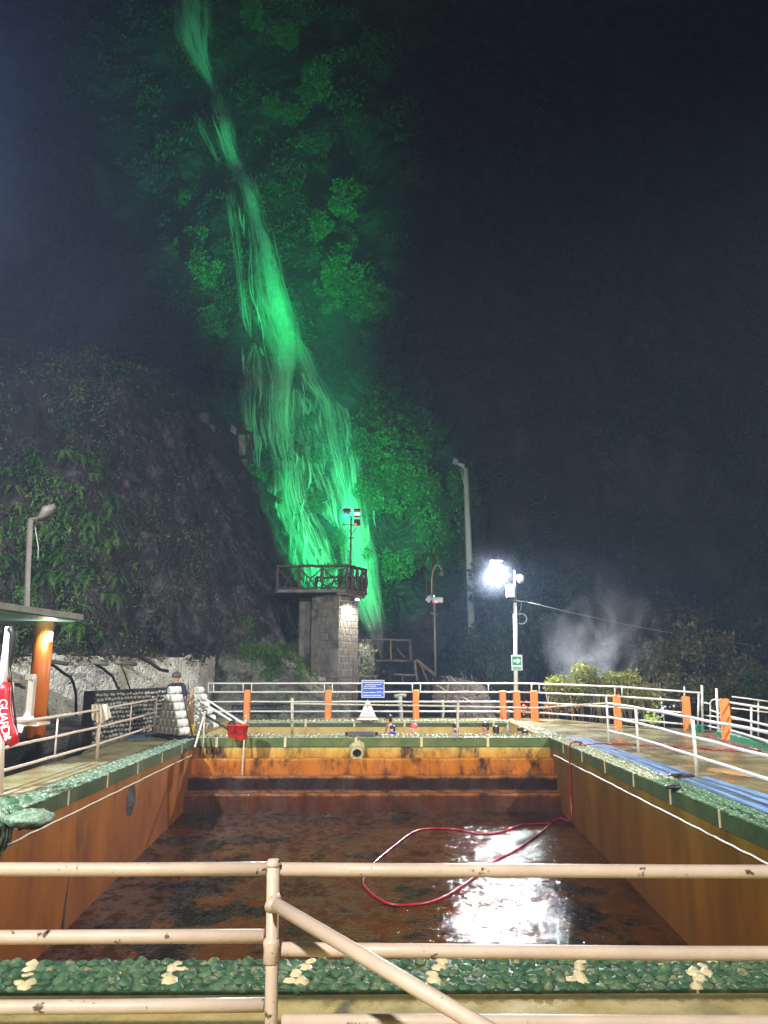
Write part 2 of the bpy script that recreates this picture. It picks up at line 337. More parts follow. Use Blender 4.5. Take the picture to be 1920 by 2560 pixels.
M['pink_cap'] = pm("coral_swim_cap", [(.75, .09, .10), (.80, .13, .13)], 10, (.3, .4), .1)
M['swim_blue'] = pm("royal_blue_swimwear", [(.02, .02, .28), (.03, .03, .36)], 10, (.4, .6), .1)
M['swim_pink'] = pm("pale_pink_swimwear", [(.65, .38, .38), (.7, .45, .44)], 10, (.4, .6), .1)
M['towel'] = pm("cream_towel", [(.68, .62, .52), (.78, .73, .64)], 9, (.8, .95), .6, 60)
M['water2'] = pm("mineral_pool_water", [(.16, .11, .03), (.22, .15, .045)], 1, (.05, .1), .4, 7, coord='World', spec=.8)
M['yellow'] = pm("yellow_trolley_paint", [(.55, .33, .01), (.65, .42, .02)], 6, (.4, .6), .2, grime=((.15, .08, .02), .55, .65), gscale=8)
M['rusty_wood'] = pm("stained_plywood", [(.28, .15, .05), (.40, .24, .10)], 5, (.5, .7), .4, 20)
M['outlet'] = pm("encrusted_pipe", [(.30, .22, .08), (.50, .42, .22), (.20, .26, .12)], 14, (.4, .6), .8, 40)
M['concrete_box'] = pm("dark_wet_plastic", [(.06, .06, .07), (.11, .11, .12)], 9, (.3, .5), .2)
M['thatch'] = pm("dry_palm_thatch", [(.06, .042, .03), (.14, .105, .08)], 5, (.7, .9), .9, 14, stretch=(1, 1, 3), dist=.1)
M['green_paint'] = pm("bright_green_kerb_paint", [(.004, .16, .07), (.01, .22, .10)], 5, (.3, .5), .3, grime=((.01, .10, .05), .5, .7))
M['ground'] = pm("dark_soil", [(.012, .011, .008), (.03, .027, .02)], 1, (.7, .9), .6, coord='World')
M['leaf_cliff'] = leafmat("cliff_scrub_leaves", (.02, .045, .012), (.05, .10, .03), (.10, .16, .07))
M['leaf_brown'] = leafmat("brownish_scrub_leaves", (.025, .03, .012), (.07, .07, .03), (.14, .12, .06))
M['leaf_fern'] = leafmat("fern_fronds", (.03, .09, .02), (.08, .19, .045), (.16, .30, .08))
M['leaf_dark'] = leafmat("dark_tree_leaves", (.014, .032, .012), (.035, .07, .028), (.08, .13, .05))
M['leaf_tan'] = leafmat("olive_brown_tree_leaves", (.03, .038, .014), (.10, .105, .04), (.23, .19, .08))
M['leaf_shrub'] = leafmat("yellow_green_shrub_leaves", (.09, .13, .02), (.24, .27, .05), (.38, .36, .09))
M['leaf_lit'] = leafmat("lime_leaves_painted_lit", (.30, .45, .08), (.5, .65, .18), (.75, .8, .4))  # bright light on these leaves is put into their colour
M['leaf_white'] = leafmat("white_leaves_painted_lit", (.6, .6, .65), (.75, .75, .8))  # white stands for strong light on leaves, put into the colour
M['leaf_orange'] = leafmat("orange_fallen_leaves", (.45, .12, .02), (.7, .25, .05), (.8, .4, .12))
M['grass'] = leafmat("bright_green_tufts", (.03, .08, .01), (.07, .15, .02), (.12, .22, .04))
M['bark'] = pm("dark_bark", [(.03, .022, .015), (.07, .05, .035)], 5, (.7, .9), .6, 20)
M['bark_pale'] = pm("pale_stems", [(.20, .14, .07), (.32, .24, .13)], 5, (.7, .9), .4, 20)
M['cable'] = pm("grey_cable", [(.28, .29, .28), (.36, .37, .36)], 5, (.5, .6), 0)

_m = M['floor']; _N = _m.node_tree.nodes; _L = _m.node_tree.links          # wet film broken by drier sediment
_g = _N.new("ShaderNodeNewGeometry"); _mp = _N.new("ShaderNodeMapping"); _mp.inputs["Scale"].default_value = (1.0, .8, 1); _L.new(_g.outputs["Position"], _mp.inputs[0])
_n = _N.new("ShaderNodeTexNoise"); _n.inputs["Scale"].default_value = 4.5; _n.inputs["Detail"].default_value = 9; _n.inputs["Roughness"].default_value = .72; _L.new(_mp.outputs[0], _n.inputs["Vector"])
_r = _N.new("ShaderNodeMapRange"); _r.inputs["From Min"].default_value = .46; _r.inputs["From Max"].default_value = .56; _r.inputs["To Min"].default_value = .02; _r.inputs["To Max"].default_value = .55; _L.new(_n.outputs["Fac"], _r.inputs["Value"])
_L.new(_r.outputs[0], _N["Principled BSDF"].inputs["Specular IOR Level"])
def watermat(name, alpha, ks, kv):
    m = bpy.data.materials.new(name); m.use_nodes = True; nt = m.node_tree; N = nt.nodes; L = nt.links
    uv = N.new("ShaderNodeUVMap"); sp = N.new("ShaderNodeSeparateXYZ"); L.new(uv.outputs[0], sp.inputs[0])
    mp = N.new("ShaderNodeMapping"); mp.inputs["Scale"].default_value = (ks, kv, 1); L.new(uv.outputs[0], mp.inputs[0])
    n = N.new("ShaderNodeTexNoise"); n.inputs["Scale"].default_value = 1; n.inputs["Detail"].default_value = 5; n.inputs["Roughness"].default_value = .65; n.inputs["Distortion"].default_value = .35; L.new(mp.outputs[0], n.inputs["Vector"])
    r = ramp(nt, [(.40, (0, 0, 0)), (.62, (1, 1, 1))]); L.new(n.outputs["Fac"], r.inputs[0])
    a = N.new("ShaderNodeMath"); a.operation = 'MULTIPLY_ADD'; a.inputs[1].default_value = 2; a.inputs[2].default_value = -1
    fr = N.new("ShaderNodeMath"); fr.operation = 'FRACT'; L.new(sp.outputs[0], fr.inputs[0]); L.new(fr.outputs[0], a.inputs[0])
    b = N.new("ShaderNodeMath"); b.operation = 'MULTIPLY'; L.new(a.outputs[0], b.inputs[0]); L.new(a.outputs[0], b.inputs[1])
    c = N.new("ShaderNodeMath"); c.operation = 'SUBTRACT'; c.use_clamp = True; c.inputs[0].default_value = 1; L.new(b.outputs[0], c.inputs[1])
    d = N.new("ShaderNodeMath"); d.operation = 'MULTIPLY'; L.new(c.outputs[0], d.inputs[0]); L.new(r.outputs[0], d.inputs[1])
    e = N.new("ShaderNodeMath"); e.operation = 'MULTIPLY'; e.use_clamp = True; L.new(d.outputs[0], e.inputs[0]); e.inputs[1].default_value = alpha
    df = N.new("ShaderNodeBsdfDiffuse"); df.inputs["Color"].default_value = (.8, .8, .8, 1)
    tl = N.new("ShaderNodeBsdfTranslucent"); tl.inputs["Color"].default_value = (.8, .8, .8, 1)
    ms = N.new("ShaderNodeMixShader"); ms.inputs[0].default_value = .4; L.new(df.outputs[0], ms.inputs[1]); L.new(tl.outputs[0], ms.inputs[2])
    tr = N.new("ShaderNodeBsdfTransparent"); mx = N.new("ShaderNodeMixShader")
    L.new(e.outputs[0], mx.inputs[0]); L.new(tr.outputs[0], mx.inputs[1]); L.new(ms.outputs[0], mx.inputs[2])
    L.new(mx.outputs[0], N["Material Output"].inputs["Surface"]); m.use_transparent_shadow = True
    return m
M['leaf_tree'] = leafmat('cliff_tree_leaves', (.03, .07, .025), (.065, .145, .05), (.11, .24, .09))
M['veil'] = watermat("falling_water_veil", .7, 9, .28)
M['strand'] = watermat("falling_water_strand", 1.3, 1.6, .5)
# ================================================================== SETTING: terrain, cliffs
XL, XR, Y0, Y1 = -4.30, 4.12, 4.85, 18.80        # inner faces of the near pool
def zfl(Y): return -1.51 - .06 * (17.9 - Y)

# main cliff, a leaning displaced rock face kept as a grid so that plants and water can be set on it
gx = np.arange(-60, 70.01, .5); gz = np.arange(-8, 92.01, .5)
GX, GZ = np.meshgrid(gx, gz)
FY = 46 + .30 * GZ + .16 * np.maximum(0, GX - 6) - .10 * np.maximum(0, -14 - GX) + 3.2 * fbm(GX / 15, GZ / 17, 2.0, 3) + 1.1 * fbm(GX / 4.2, GZ / 5.5, 9.0, 4)
FY += 2.2 * np.exp(-((GX + 5.5 - .09 * (20 - GZ) + .0 * GZ) / 3.0) ** 2) * 0
# the ledge the water jumps from
FY -= 2.2 / (1 + np.exp((GZ - 17.5) / .8)) * np.exp(-((GX + 3.2) / 5.0) ** 2)
def cliffY(x, z):
    i = min(max((x - gx[0]) / .5, 0), len(gx) - 1.001); j = min(max((z - gz[0]) / .5, 0), len(gz) - 1.001)
    a, b = int(i), int(j); u, v = i - a, j - b
    return (FY[b, a] * (1 - u) + FY[b, a + 1] * u) * (1 - v) + (FY[b + 1, a] * (1 - u) + FY[b + 1, a + 1] * u) * v
def hit(px, py):
    Y = 52.0
    for _ in range(24):
        p = U(px, py, Y); Y = .55 * Y + .45 * cliffY(p.x, p.z)
    return U(px, py, Y)
def grid_mesh(name, P, mat, **kw):
    nj, ni = P.shape[:2]; me = bpy.data.meshes.new(name)
    idx = np.arange(nj * ni).reshape(nj, ni)
    f = np.stack([idx[:-1, :-1], idx[:-1, 1:], idx[1:, 1:], idx[1:, :-1]], -1).reshape(-1, 4)
    me.vertices.add(nj * ni); me.vertices.foreach_set('co', P.reshape(-1).astype(np.float32))
    me.loops.add(f.size); me.loops.foreach_set('vertex_index', f.reshape(-1).astype(np.int32))
    me.polygons.add(len(f)); me.polygons.foreach_set('loop_start', (np.arange(len(f)) * 4).astype(np.int32))
    me.polygons.foreach_set('loop_total', np.full(len(f), 4, np.int32)); me.materials.append(mat); me.update(); me.validate()
    o = bpy.data.objects.new(name, me); COL.objects.link(o)
    for k, v in kw.items(): o[k] = v
    return o
fine = .35 * fbm(GX / 1.3, GZ / 1.6, 4.4, 3)
grid_mesh("cliff", np.stack([GX + .5 * fbm(GX / 2, GZ / 2, 8., 2), FY + fine, GZ], -1), M['cliff'], kind='structure')

# ground sheet beyond and below the deck
tx = np.linspace(-90, 90, 120); ty = np.linspace(-30, 110, 110); TX, TY = np.meshgrid(tx, ty)
TZ = -4.2 + 3.0 * np.clip((TY - 27) / 8, 0, 1) * (TX > -100) + .5 * fbm(TX / 3, TY / 3, 1., 3) * np.clip((TY - 26) / 4, 0, 1)
grid_mesh("ground", np.stack([TX, TY, TZ], -1), M['ground'], kind='structure')

# left outcrop: leaning rock mass to the left of the fall
def lerp_path(path, s):
    s = np.clip(s, 0, len(path) - 1.0001); i = s.astype(int); t = s - i; p = np.array(path)
    return p[i] * (1 - t)[..., None] + p[i + 1] * t[..., None]
opath = [(-46, 20), (-30, 21), (-18, 20.5), (-11, 20.6), (-8.2, 23.2), (-5.9, 26.6), (-4.6, 29.2), (-3.6, 31.5), (-3.3, 36), (-3.6, 50)]
s = np.linspace(1.4, len(opath) - 1.001, 620); zz = np.linspace(-1.5, 21, 300); SS, ZZ = np.meshgrid(s, zz)
PP = lerp_path(opath, SS)
lean = .22 * np.maximum(0, ZZ - 1) + .5 * np.maximum(0, ZZ - 10.8 + 1.2 * fbm(PP[..., 0] / 2.5, PP[..., 1] / 2.5, 0, 3)) ** 2
nx = fbm(PP[..., 0] / 3.2, PP[..., 1] / 3.2, ZZ / 4.2, 5); n2 = fbm(PP[..., 0] / .9 + 5, PP[..., 1] / .9, ZZ / 1.0, 5)
OX = PP[..., 0] - .45 * np.maximum(0, ZZ - 3) * np.clip((SS - 3) / 3, 0, 1) + .7 * nx * np.clip((SS - 4) / 3, 0, 1) + .16 * n2
rg = np.abs(fbm(PP[..., 0] / 2.4 + 3, PP[..., 1] / 2.4, ZZ / 2.8, 3)); rg2 = np.abs(fbm(PP[..., 0] / .8, PP[..., 1] / .8 + 4, ZZ / .9, 3))
OY = PP[..., 1] + lean + .9 * nx + .2 * n2 + 1.1 * rg + .42 * rg2
OZ = ZZ + .15 * n2
grid_mesh("rock_outcrop", np.stack([OX, OY, OZ], -1), M['rock'], kind='structure')
OUT = np.stack([OX, OY, OZ], -1)

# mossy rock mound between the fence and the tower
mx = np.linspace(-6.6, .2, 120); my = np.linspace(26.0, 33.5, 110); MX, MY = np.meshgrid(mx, my)
ridge = 2.15 - .78 * np.maximum(0, MX + 4.3) + .25 * (MY - 28)
MZ = np.minimum(ridge, -1.6 + 2.9 * np.clip((MY - 26) / 1.5, 0, 1.6)) + .30 * fbm(MX / .8, MY / .9, 3., 4) + .12 * fbm(MX / .2, MY / .2, 5., 2)
MZ = np.where(MX > -1.0, MZ - 2 * (MX + 1.0), MZ)
grid_mesh("rock_mound", np.stack([MX, MY, MZ], -1), M['rock_wet'], kind='structure')

# whitewashed rock wall at the foot of the outcrop
wpath = [(-16, 15.6), (-11, 17.2), (-9.4, 18.6), (-8.3, 20.4), (-7.2, 22.6), (-5.75, 25.3), (-5.7, 27.5)]
s = np.linspace(0, len(wpath) - 1.001, 300); zz = np.linspace(-.9, 1.95, 70); SS, ZZ = np.meshgrid(s, zz)
PP = lerp_path(wpath, SS); a = fbm(PP[..., 0] / .9, PP[..., 1] / .9, ZZ / .8, 5)
cr = 1 - np.abs(vnoise(PP[..., 0] * 1.1 + 9, PP[..., 1] * 1.1, ZZ * 1.3)); cr = np.where(cr > .95, .04, 0)
top = ZZ + np.where(ZZ > 1.85, .10 * fbm(PP[..., 0] / .3, PP[..., 1] / .3, ZZ, 2), 0)
grid_mesh("rock_wall", np.stack([PP[..., 0] + .10 * a, PP[..., 1] + .15 * a + cr + .10 * np.maximum(0, ZZ), top], -1), M['white_rock'],
          label="whitewashed rough rock wall along the foot of the cliff", category="wall")

# ------------------------------------------------------------------ decks
def slab(name, poly, ztop, zbot, mat, **kw):
    mb = MB(); n = len(poly)
    mb.add([(x, y, zbot) for x, y in poly] + [(x, y, ztop) for x, y in poly], [tuple(range(n - 1, -1, -1)), tuple(range(n, 2 * n))] + [(i, (i + 1) % n, (i + 1) % n + n, i + n) for i in range(n)])
    return mb.build(name, mat, **kw)
slab("near_deck", [(-14, -8), (14, -8), (14, 4.42), (-14, 4.42)], 0, -.5, M['near_deck'], kind='structure')
slab("left_deck", [(-5.75, 4.425), (-4.72, 4.425), (-4.72, 19.3), (-4.72, 26.0), (-5.9, 26.0), (-6.6, 19.3), (-5.75, 15.4)], 0, -.4, M['deck_left'], kind='structure')
slab("right_deck", [(4.54, 4.425), (10.5, 4.425), (9.9, 12), (8.9, 18.4), (8.9, 20.9), (7.2, 22.3), (5.6, 25.5), (4.54, 25.6)], 0, -.4, M['deck'], kind='structure')
slab("far_deck", [(-4.715, 24.62), (4.535, 24.62), (4.535, 25.6), (-4.715, 25.9)], 0, -.4, M['deck'], kind='structure')
slab("left_pit_floor", [(-30, 2), (-5.76, 2), (-5.76, 30), (-30, 30)], -.95, -1.3, M['dark_wall'], kind='structure')
slab("platform", [(-16, 15.7), (-6.62, 15.7), (-6.72, 19.2), (-9, 21.5), (-16, 21.5)], .30, -.94, M['dark_wall'], kind='structure', label="dark stained raised platform edge")
# pool basin: walls, steps, floor
slab("pool_floor", [(XL, Y0 - .3), (XR, Y0 - .3), (XR, 17.9), (XL, 17.9)], 0, -.3, M['floor'], kind='structure')
fo = bpy.data.objects["pool_floor"]
for v in fo.data.vertices: v.co.z += zfl(v.co.y)
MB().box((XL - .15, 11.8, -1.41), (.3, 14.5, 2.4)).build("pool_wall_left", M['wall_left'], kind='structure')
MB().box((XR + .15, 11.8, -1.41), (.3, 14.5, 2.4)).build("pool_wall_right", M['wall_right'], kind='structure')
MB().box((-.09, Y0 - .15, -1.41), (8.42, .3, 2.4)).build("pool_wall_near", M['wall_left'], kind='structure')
st = thing("pool_steps", "rust stained submerged steps spanning the far end of the emptied pool", "steps", (0, 18.8, -1.5)); st["kind"] = 'structure'
def wavy(x0, x1, ya, yb, z0, z1, name, par):     # a step: riser front at ya, tread back at yb, edge slightly worn
    mb = MB(); n = 60; xs = [x0 + (x1 - x0) * i / n for i in range(n + 1)]
    rows = [(ya, z0), (ya, z1 - .03), (ya + .02, z1), (yb, z1)]
    for i, x in enumerate(xs):
        w = .012 * math.sin(x * 5.1 + z1 * 9) + random.uniform(-.006, .006)
        for k, (y, z) in enumerate(rows): mb.v.append((x, y + (w if k < 3 else 0), z + (w * .5 if 0 < k < 3 else 0)))
    for i in range(n):
        for k in range(3): mb.f.append((i * 4 + k, i * 4 + 4 + k, i * 4 + 5 + k, i * 4 + 1 + k))
    return mb.build(name, M['wall_far'], par)
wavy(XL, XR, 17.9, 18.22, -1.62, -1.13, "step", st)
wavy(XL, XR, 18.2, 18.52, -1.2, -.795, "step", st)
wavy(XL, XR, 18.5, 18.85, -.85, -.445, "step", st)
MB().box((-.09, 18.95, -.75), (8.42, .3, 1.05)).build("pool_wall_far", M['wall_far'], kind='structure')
# green painted bands with cream joints
bl = thing("painted_band", "green painted band with cream joints along the left pool wall", "painted band", (XL, 11.8, -.1))
MB().box((XL - .14, 11.8, -.105), (.31, 14.2, .205)).build("band", M['band'], bl)
br = thing("painted_band", "green painted band with cream joints along the right pool wall", "painted band", (XR, 11.8, -.1))
MB().box((XR + .14, 11.8, -.105), (.31, 14.2, .205)).build("band", M['band'], br)
bf = thing("painted_band", "faded green painted band with cream joints above the pool steps", "painted band", (0, Y1, -.1))
MB().box((-.09, 18.96, -.105), (8.40, .34, .205)).build("band", M['band_far'], bf)
jm_s = MB().box((0, 0, 0), (.012, .035, .205)).mesh("joint", M['joint']); jm_f = MB().box((0, 0, 0), (.06, .012, .215)).mesh("joint", M['joint'])
for i in range(9):
    y = 17.4 - 1.56 * i
    if y > Y0 + .2:
        inst("joint", jm_s, bl, (XL + .020, y, -.105)); inst("joint", jm_s, br, (XR - .020, y, -.105))
for x in (-3.8, -2.18, -.5, 1.06, 2.64): inst("joint", jm_f, bf, (x, 18.785, -.105))
# thin pipes along the side walls
for sx, lab in ((XL + .03, "thin encrusted white pipe along the left pool wall"), (XR - .03, "thin encrusted white pipe along the right pool wall")):
    pts = [(sx + random.uniform(-.004, .004), y, -.34 + random.uniform(-.006, .006)) for y in np.linspace(5, 18.3, 60)]
    MB().tube(pts, .013, 7).build("wall_pipe", M['rail_left'] if sx < 0 else M['white_pipe'], smooth=True, label=lab, category="pipe")
# second pool
for nm, c, d in (("far_pool_wall_back", (-.09, 24.45, -.45), (8.9, .3, .88)), ("far_pool_wall_left", (-4.5, 21.9, -.45), (.4, 4.8, .88)), ("far_pool_wall_right", (4.28, 21.9, -.45), (.4, 4.8, .88)), ("far_pool_wall_near", (-.09, 19.35, -.75), (8.4, .28, 1.4))):
    MB().box(c, d).build(nm, M['pool2'], kind='structure')
MB().box((-.09, 21.9, -.62), (8.38, 4.78, .3)).build("pool_water", M['water2'], kind='structure')
b2 = thing("painted_band", "green painted band with cream joints round the occupied far pool", "painted band", (0, 24.3, -.1))
MB().box((-.09, 24.44, -.09), (8.32, .32, .17)).box((XR + .13, 21.9, -.09), (.16, 4.75, .17)).build("band", M['band'], b2)
for x in (-2.2, -.7, .85, 2.4, 3.6): inst("joint", jm_f, b2, (x, 24.272, -.09), sc=(1, 1, .8))

# ------------------------------------------------------------------ copings of painted stones
sv = []
for k in range(8):
    sv.append(MB().blob((0, 0, 0), (1, 1, 1), 7, 4, .14, random.random() * 6, half=True).mesh("stone", M['green_stone'], smooth=True))
svc = [MB().blob((0, 0, 0), (1, 1, 1), 7, 4, .14, random.random() * 6, half=True).mesh("stone", M['cream_stone'], smooth=True) for _ in range(3)]
nc = thing("stone_coping", "bumpy green and cream painted stone coping on the near pool edge", "coping", (0, 4.64, 0))
MB().box((0, 4.64, -.08), (20, .44, .19)).build("bed", M['stone_bed'], nc)
cream_x = [(75, 1), (431, 2), (755, 1), (1087, 2), (1446, 1), (1753, 2), (-260, 1), (2100, 1)]
def k_rand(): return random.random() < .6
def cream(px):
    return any(abs(px - c) < (18 if k == 1 else 20) for c, k in cream_x)
cnt = 0
for row, (y, w) in enumerate(((4.47, .085), (4.555, .085), (4.645, .09), (4.735, .09), (4.82, .075))):
    x = -2.5 + random.random() * .05
    while x < 2.55:
        ww = random.uniform(.058, .092)
        P = Vector((x, y, .03)); d = P - Vector((0, 0, H)); px = 960 + FPX * d.dot(RT) / d.dot(FW)
        px2 = px + (22 - row * 10)
        m = random.choice(svc if cream(px2) and (row > 0 or (k_rand() and abs(px2 % 1) < 2)) else sv)
        inst("stone", m, nc, (x, y + random.uniform(-.012, .012), random.uniform(-.012, .0)), (0, 0, random.uniform(0, 6.28)), (ww * 1.18, w * 1.2, random.uniform(.055, .10)))
        x += ww * .93; cnt += 1
print("near stones", cnt)
def stone_run(mb, x0, x1, y0, y1, sp, hh, jit=.2):
    nx = max(1, int((x1 - x0) / sp)); ny = max(1, int((y1 - y0) / sp))
    for i in range(nx):
        for j in range(ny):
            x = x0 + (x1 - x0) * (i + .5) / nx + random.uniform(-jit, jit) * sp; y = y0 + (y1 - y0) * (j + .5) / ny + random.uniform(-jit, jit) * sp
            k = random.uniform(.8, 1.25) * sp
            mb.blob((x, y, -.008), (k, k * random.uniform(.8, 1.2), 2 * hh * random.uniform(.6, 1.2)), 6, 2, .12, random.random(), half=True)
cl = thing("stone_coping", "mint crusted stone coping on the left pool edge", "coping", (XL, 11, 0))
mb = MB(); stone_run(mb, XL - .41, XL + .04, Y0 + .03, 18.75, .10, .035); o = mb.build("stones", M['mint_stone'], cl, True); o['kind'] = 'stuff'
MB().box((XL - .21, 11.9, -.06), (.42, 14.0, .12)).build("bed", M['mint_stone'], cl)
cr_ = thing("stone_coping", "green to white speckled wet stone coping on the right pool edge", "coping", (XR, 11, 0))
MB().box((XR + .21, 11.9, -.06), (.42, 14.0, .12)).build("bed", M['green_stone'], cr_)
mb = MB(); stone_run(mb, XR - .03, XR + .41, Y0 + .03, 12.0, .095, .035); o = mb.build("stones", M['green_stone'], cr_, True); o['kind'] = 'stuff'
mb = MB(); stone_run(mb, XR - .03, XR + .41, 12.0, 18.75, .095, .035); stone_run(mb, XR + .0, XR + .41, 18.8, 24.6, .12, .035); o = mb.build("stones", M['wet_stone'], cr_, True); o['kind'] = 'stuff'
cf = thing("stone_coping", "pale wet stone coping between the emptied pool and the occupied pool", "coping", (0, 19.1, 0))
MB().box((-.09, 19.15, -.04), (8.78, .68, .08)).build("bed", M['wet_stone'], cf)
mb = MB(); stone_run(mb, -4.45, 4.3, 18.78, 18.98, .10, .03); stone_run(mb, -4.45, 4.3, 19.1, 19.48, .12, .06); o = mb.build("stones", M['wet_stone'], cf, True); o['kind'] = 'stuff'
cb = thing("stone_coping", "pale stone coping along the back of the occupied pool", "coping", (0, 24.5, 0))
mb = MB(); stone_run(mb, -4.4, 4.3, 24.25, 24.6, .13, .05); o = mb.build("stones", M['wet_stone'], cb, True); o['kind'] = 'stuff'
MB().box((-.09, 24.44, -.03), (8.5, .34, .06)).build("bed", M['wet_stone'], cb)
# crusted mound on the left coping
t = thing("crusted_mound", "mint green crusted mound dripping over the left pool coping", "mineral crust", G(78, 2055, 0))
mb = MB(); c = G(92, 2045, 0)
mb.blob((c.x - .10, c.y + .05, -.02), (.50, .56, .20), 18, 10, .14); mb.build("crust", M['mint_stone'], t, True)
mb = MB()
for dy, l in ((-.25, .30), (-.16, .2), (.0, .35), (.08, .42), (.15, .38), (.22, .3)):
    mb.tube([(XL + .0, c.y + dy, .08), (XL + .05, c.y + dy, .0), (XL + .055, c.y + dy + .01, -l * .6), (XL + .05, c.y + dy, -l)], [.05, .055, .04, .01], 7)
mb.build("drip", M['mint_stone'], t, True)
t = thing("green_rock", "painted green rocks beside the mint crusted mound", "rock", (-4.7, 9.3, 0))
for i, (px, py, d) in enumerate(((20, 2010, .28), (62, 2006, .22), (35, 2035, .26), (5, 2040, .22))):
    c = G(px, py, 0); MB().blob((c.x, c.y, -.02), (d, d, .22), 9, 5, .12).build("rock", M['green_stone'], t, True)
# grey patch and crack lines on the left wall
mb = MB(); c0 = Vector((XL + .004, 14.05, -.62)); n = 20
mb.add([c0 + Vector((0, .26 * math.cos(2 * math.pi * k / n) * (1 + .12 * math.sin(3 * k)), .26 * math.sin(2 * math.pi * k / n))) for k in range(n)], [tuple(range(n))])
mb.build("wall_patch", M['dark_wall'], label="dark grey oval patch on the left pool wall", category="patch")
mb = MB().add([(XL + .004, 11.28, -1.9), (XL + .004, 11.4, -1.9), (XL + .004, 11.47, -1.1)], [(0, 1, 2)])
mb.build("wall_crack", M['black'], label="long black wedge shaped crack low on the left pool wall", category="crack")
# pipe outlet
t = thing("pipe_outlet", "large encrusted round water outlet below the far coping", "outlet", (0, 18.7, -.3))
c = U(893, 1881, 18.62)
mb = MB(); nn = 20; prof = [(.15, .0), (.16, .12), (.155, .26), (.115, .27), (.105, .25), (.10, .05)]
mb.lathe(c + Vector((0, .18, 0)), prof, nn, Vector((0, -1, -.12))); mb.build("pipe", M['outlet'], t, True)
MB().lathe(c + Vector((0, .06, 0)), [(.102, 0), (.102, .01)], 16, Vector((0, -1, -.12))).build("bore_dark_disc", M['black'], t)  # black disc stands in for the shade inside the pipe
MB().blob(c + Vector((0, .22, .08)), (.42, .30, .36), 14, 8, .12).build("collar", M['outlet'], t, True)
# black long box and hatch on the coping
t = thing("cable_box", "dark slim box lying on the coping left of the bathers", "box", G(900, 1838, .05))
c = G(905, 1836, .03)
MB().bev((c.x, 18.98, .08), (.62, .12, .09), .012).build("body", M['concrete_box'], t)
MB().bev((c.x - .36, 18.98, .075), (.08, .1, .08), .01).bev((c.x + .36, 18.98, .075), (.08, .1, .08), .01).build("cap", M['black'], t)
# ================================================================== RAILINGS
def railing(label, mat, rails, posts, r=.027, group=None, extra=None, name="railing", jig=.0):
    p0 = rails[0][0]; t = thing(name, label, "railing", (p0[0], p0[1], 0), group)
    def dense(pl):
        out = []
        for a, b in zip(pl[:-1], pl[1:]):
            a = Vector(a); b = Vector(b); n = max(1, int((b - a).length / .5))
            for i in range(n): out.append(a.lerp(b, i / n) + Vector((0, 0, random.uniform(-jig, jig))))
        out.append(Vector(pl[-1])); return out
    for pl in rails: MB().tube(dense(pl), r, 10).build("rail", mat, t, True)
    for a, b, *rr in posts: MB().tube([a, b], rr[0] if rr else r, 10).build("post", mat, t, True)
    return t
# the near railing in front of the camera
NY = 3.5
t = railing("thick chipped cream pipe railing crossing the whole foreground", M['rail_near'],
    [[U(-500, 2173, NY), U(300, 2173, NY), U(690, 2171, NY)], [U(690, 2173, NY), U(1300, 2176, NY), U(2400, 2182, NY)],
     [U(-500, 2346, NY), U(660, 2340, NY)], [U(705, 2373, NY), U(1300, 2380, NY), U(2400, 2386, NY)],
     [U(-500, 2524, NY), U(660, 2512, NY)], [U(705, 2553, NY), U(2400, 2560, NY)]],
    [(U(683, 2160, NY - .03), U(673, 2900, NY - .03), .027)], r=.0275, jig=.0015)
mb = MB(); c = U(678, 2375, NY - .03)
mb.lathe(c, [(.028, -.05), (.034, -.045), (.031, 0), (.036, .03), (.028, .045)], 12)
MB().lathe(U(683, 2160, NY - .03), [(.027, -.01), (.034, 0), (.02, .02), (.005, .022)], 12).build('post_cap', M['rail_near'], t, True)
mb.build("weld_collar", M['rail_near'], t, True)
mb = MB(); a = U(690, 2262, 3.34); b = U(1330, 2640, 2.55)
mb.tube([a, a.lerp(b, .5), b], .0265, 12)
mb.build("slanting_rail", M['rail_near'], t, True)
MB().tube([U(676, 2268, 3.36), U(690, 2248, 3.44), U(688, 2232, 3.46)], [.026, .026, .012], 10).build("elbow", M['rail_near'], t, True)
for px, py, s_ in ((862, 2368, 1.0), (706, 2284, .45), (1120, 2510, .6), (1003, 2440, .35)):
    k_ = (px - 690) / 640; q_ = a.lerp(b, k_); q_ = U(px, py, q_.y - .027)
    MB().blob(q_, (.018 * s_, .012, .022 * s_), 8, 4, .25).build("paint_chip", M['black'], t)
# left railing
lm = M['rail_left']
lp = [G(-10, 1978), G(240, 1896), G(384, 1841)]
lp = [Vector((p.x, p.y, 0)) for p in lp]; pre = lp[0] + (lp[0] - lp[1]) * 1.5
def up(p, z): return Vector((p.x, p.y, z))
rails = []
for z in (.88, .56, .25): rails.append([up(pre, z), up(lp[0], z), up(lp[1], z), up(lp[2], z)])
railing("long pinkish cream railing along the left pool deck with a towel hung on it", lm, rails,
        [(up(p, 0), up(p, .93), .042) for p in (lp[0], lp[1], lp[2])] + [(up(lp[0].lerp(lp[1], .5), .25), up(lp[0].lerp(lp[1], .5), .88), .015), (up(lp[1].lerp(lp[2], .5), .25), up(lp[1].lerp(lp[2], .5), .88), .015)], r=.022, jig=.004)
# right railing
rp = [G(1522, 1858), G(1596, 1880), G(1742, 1935)]
e = rp[2] + (rp[2] - rp[1]) * 1.15; e2 = e + (rp[2] - rp[1]) * 1.5
pts = rp + [e, e2]
rails = [[up(p, z) for p in pts] for z in (.86, .56, .27)]
railing("white pipe railing running along the right pool deck beside the blue mats", M['white_pipe'], rails,
        [(up(rp[0], 0), up(rp[0], 1.0), .022)] + [(up(p, 0), up(p, .86), .028) for p in (rp[1], rp[2], e, e2)], r=.025, jig=.006)
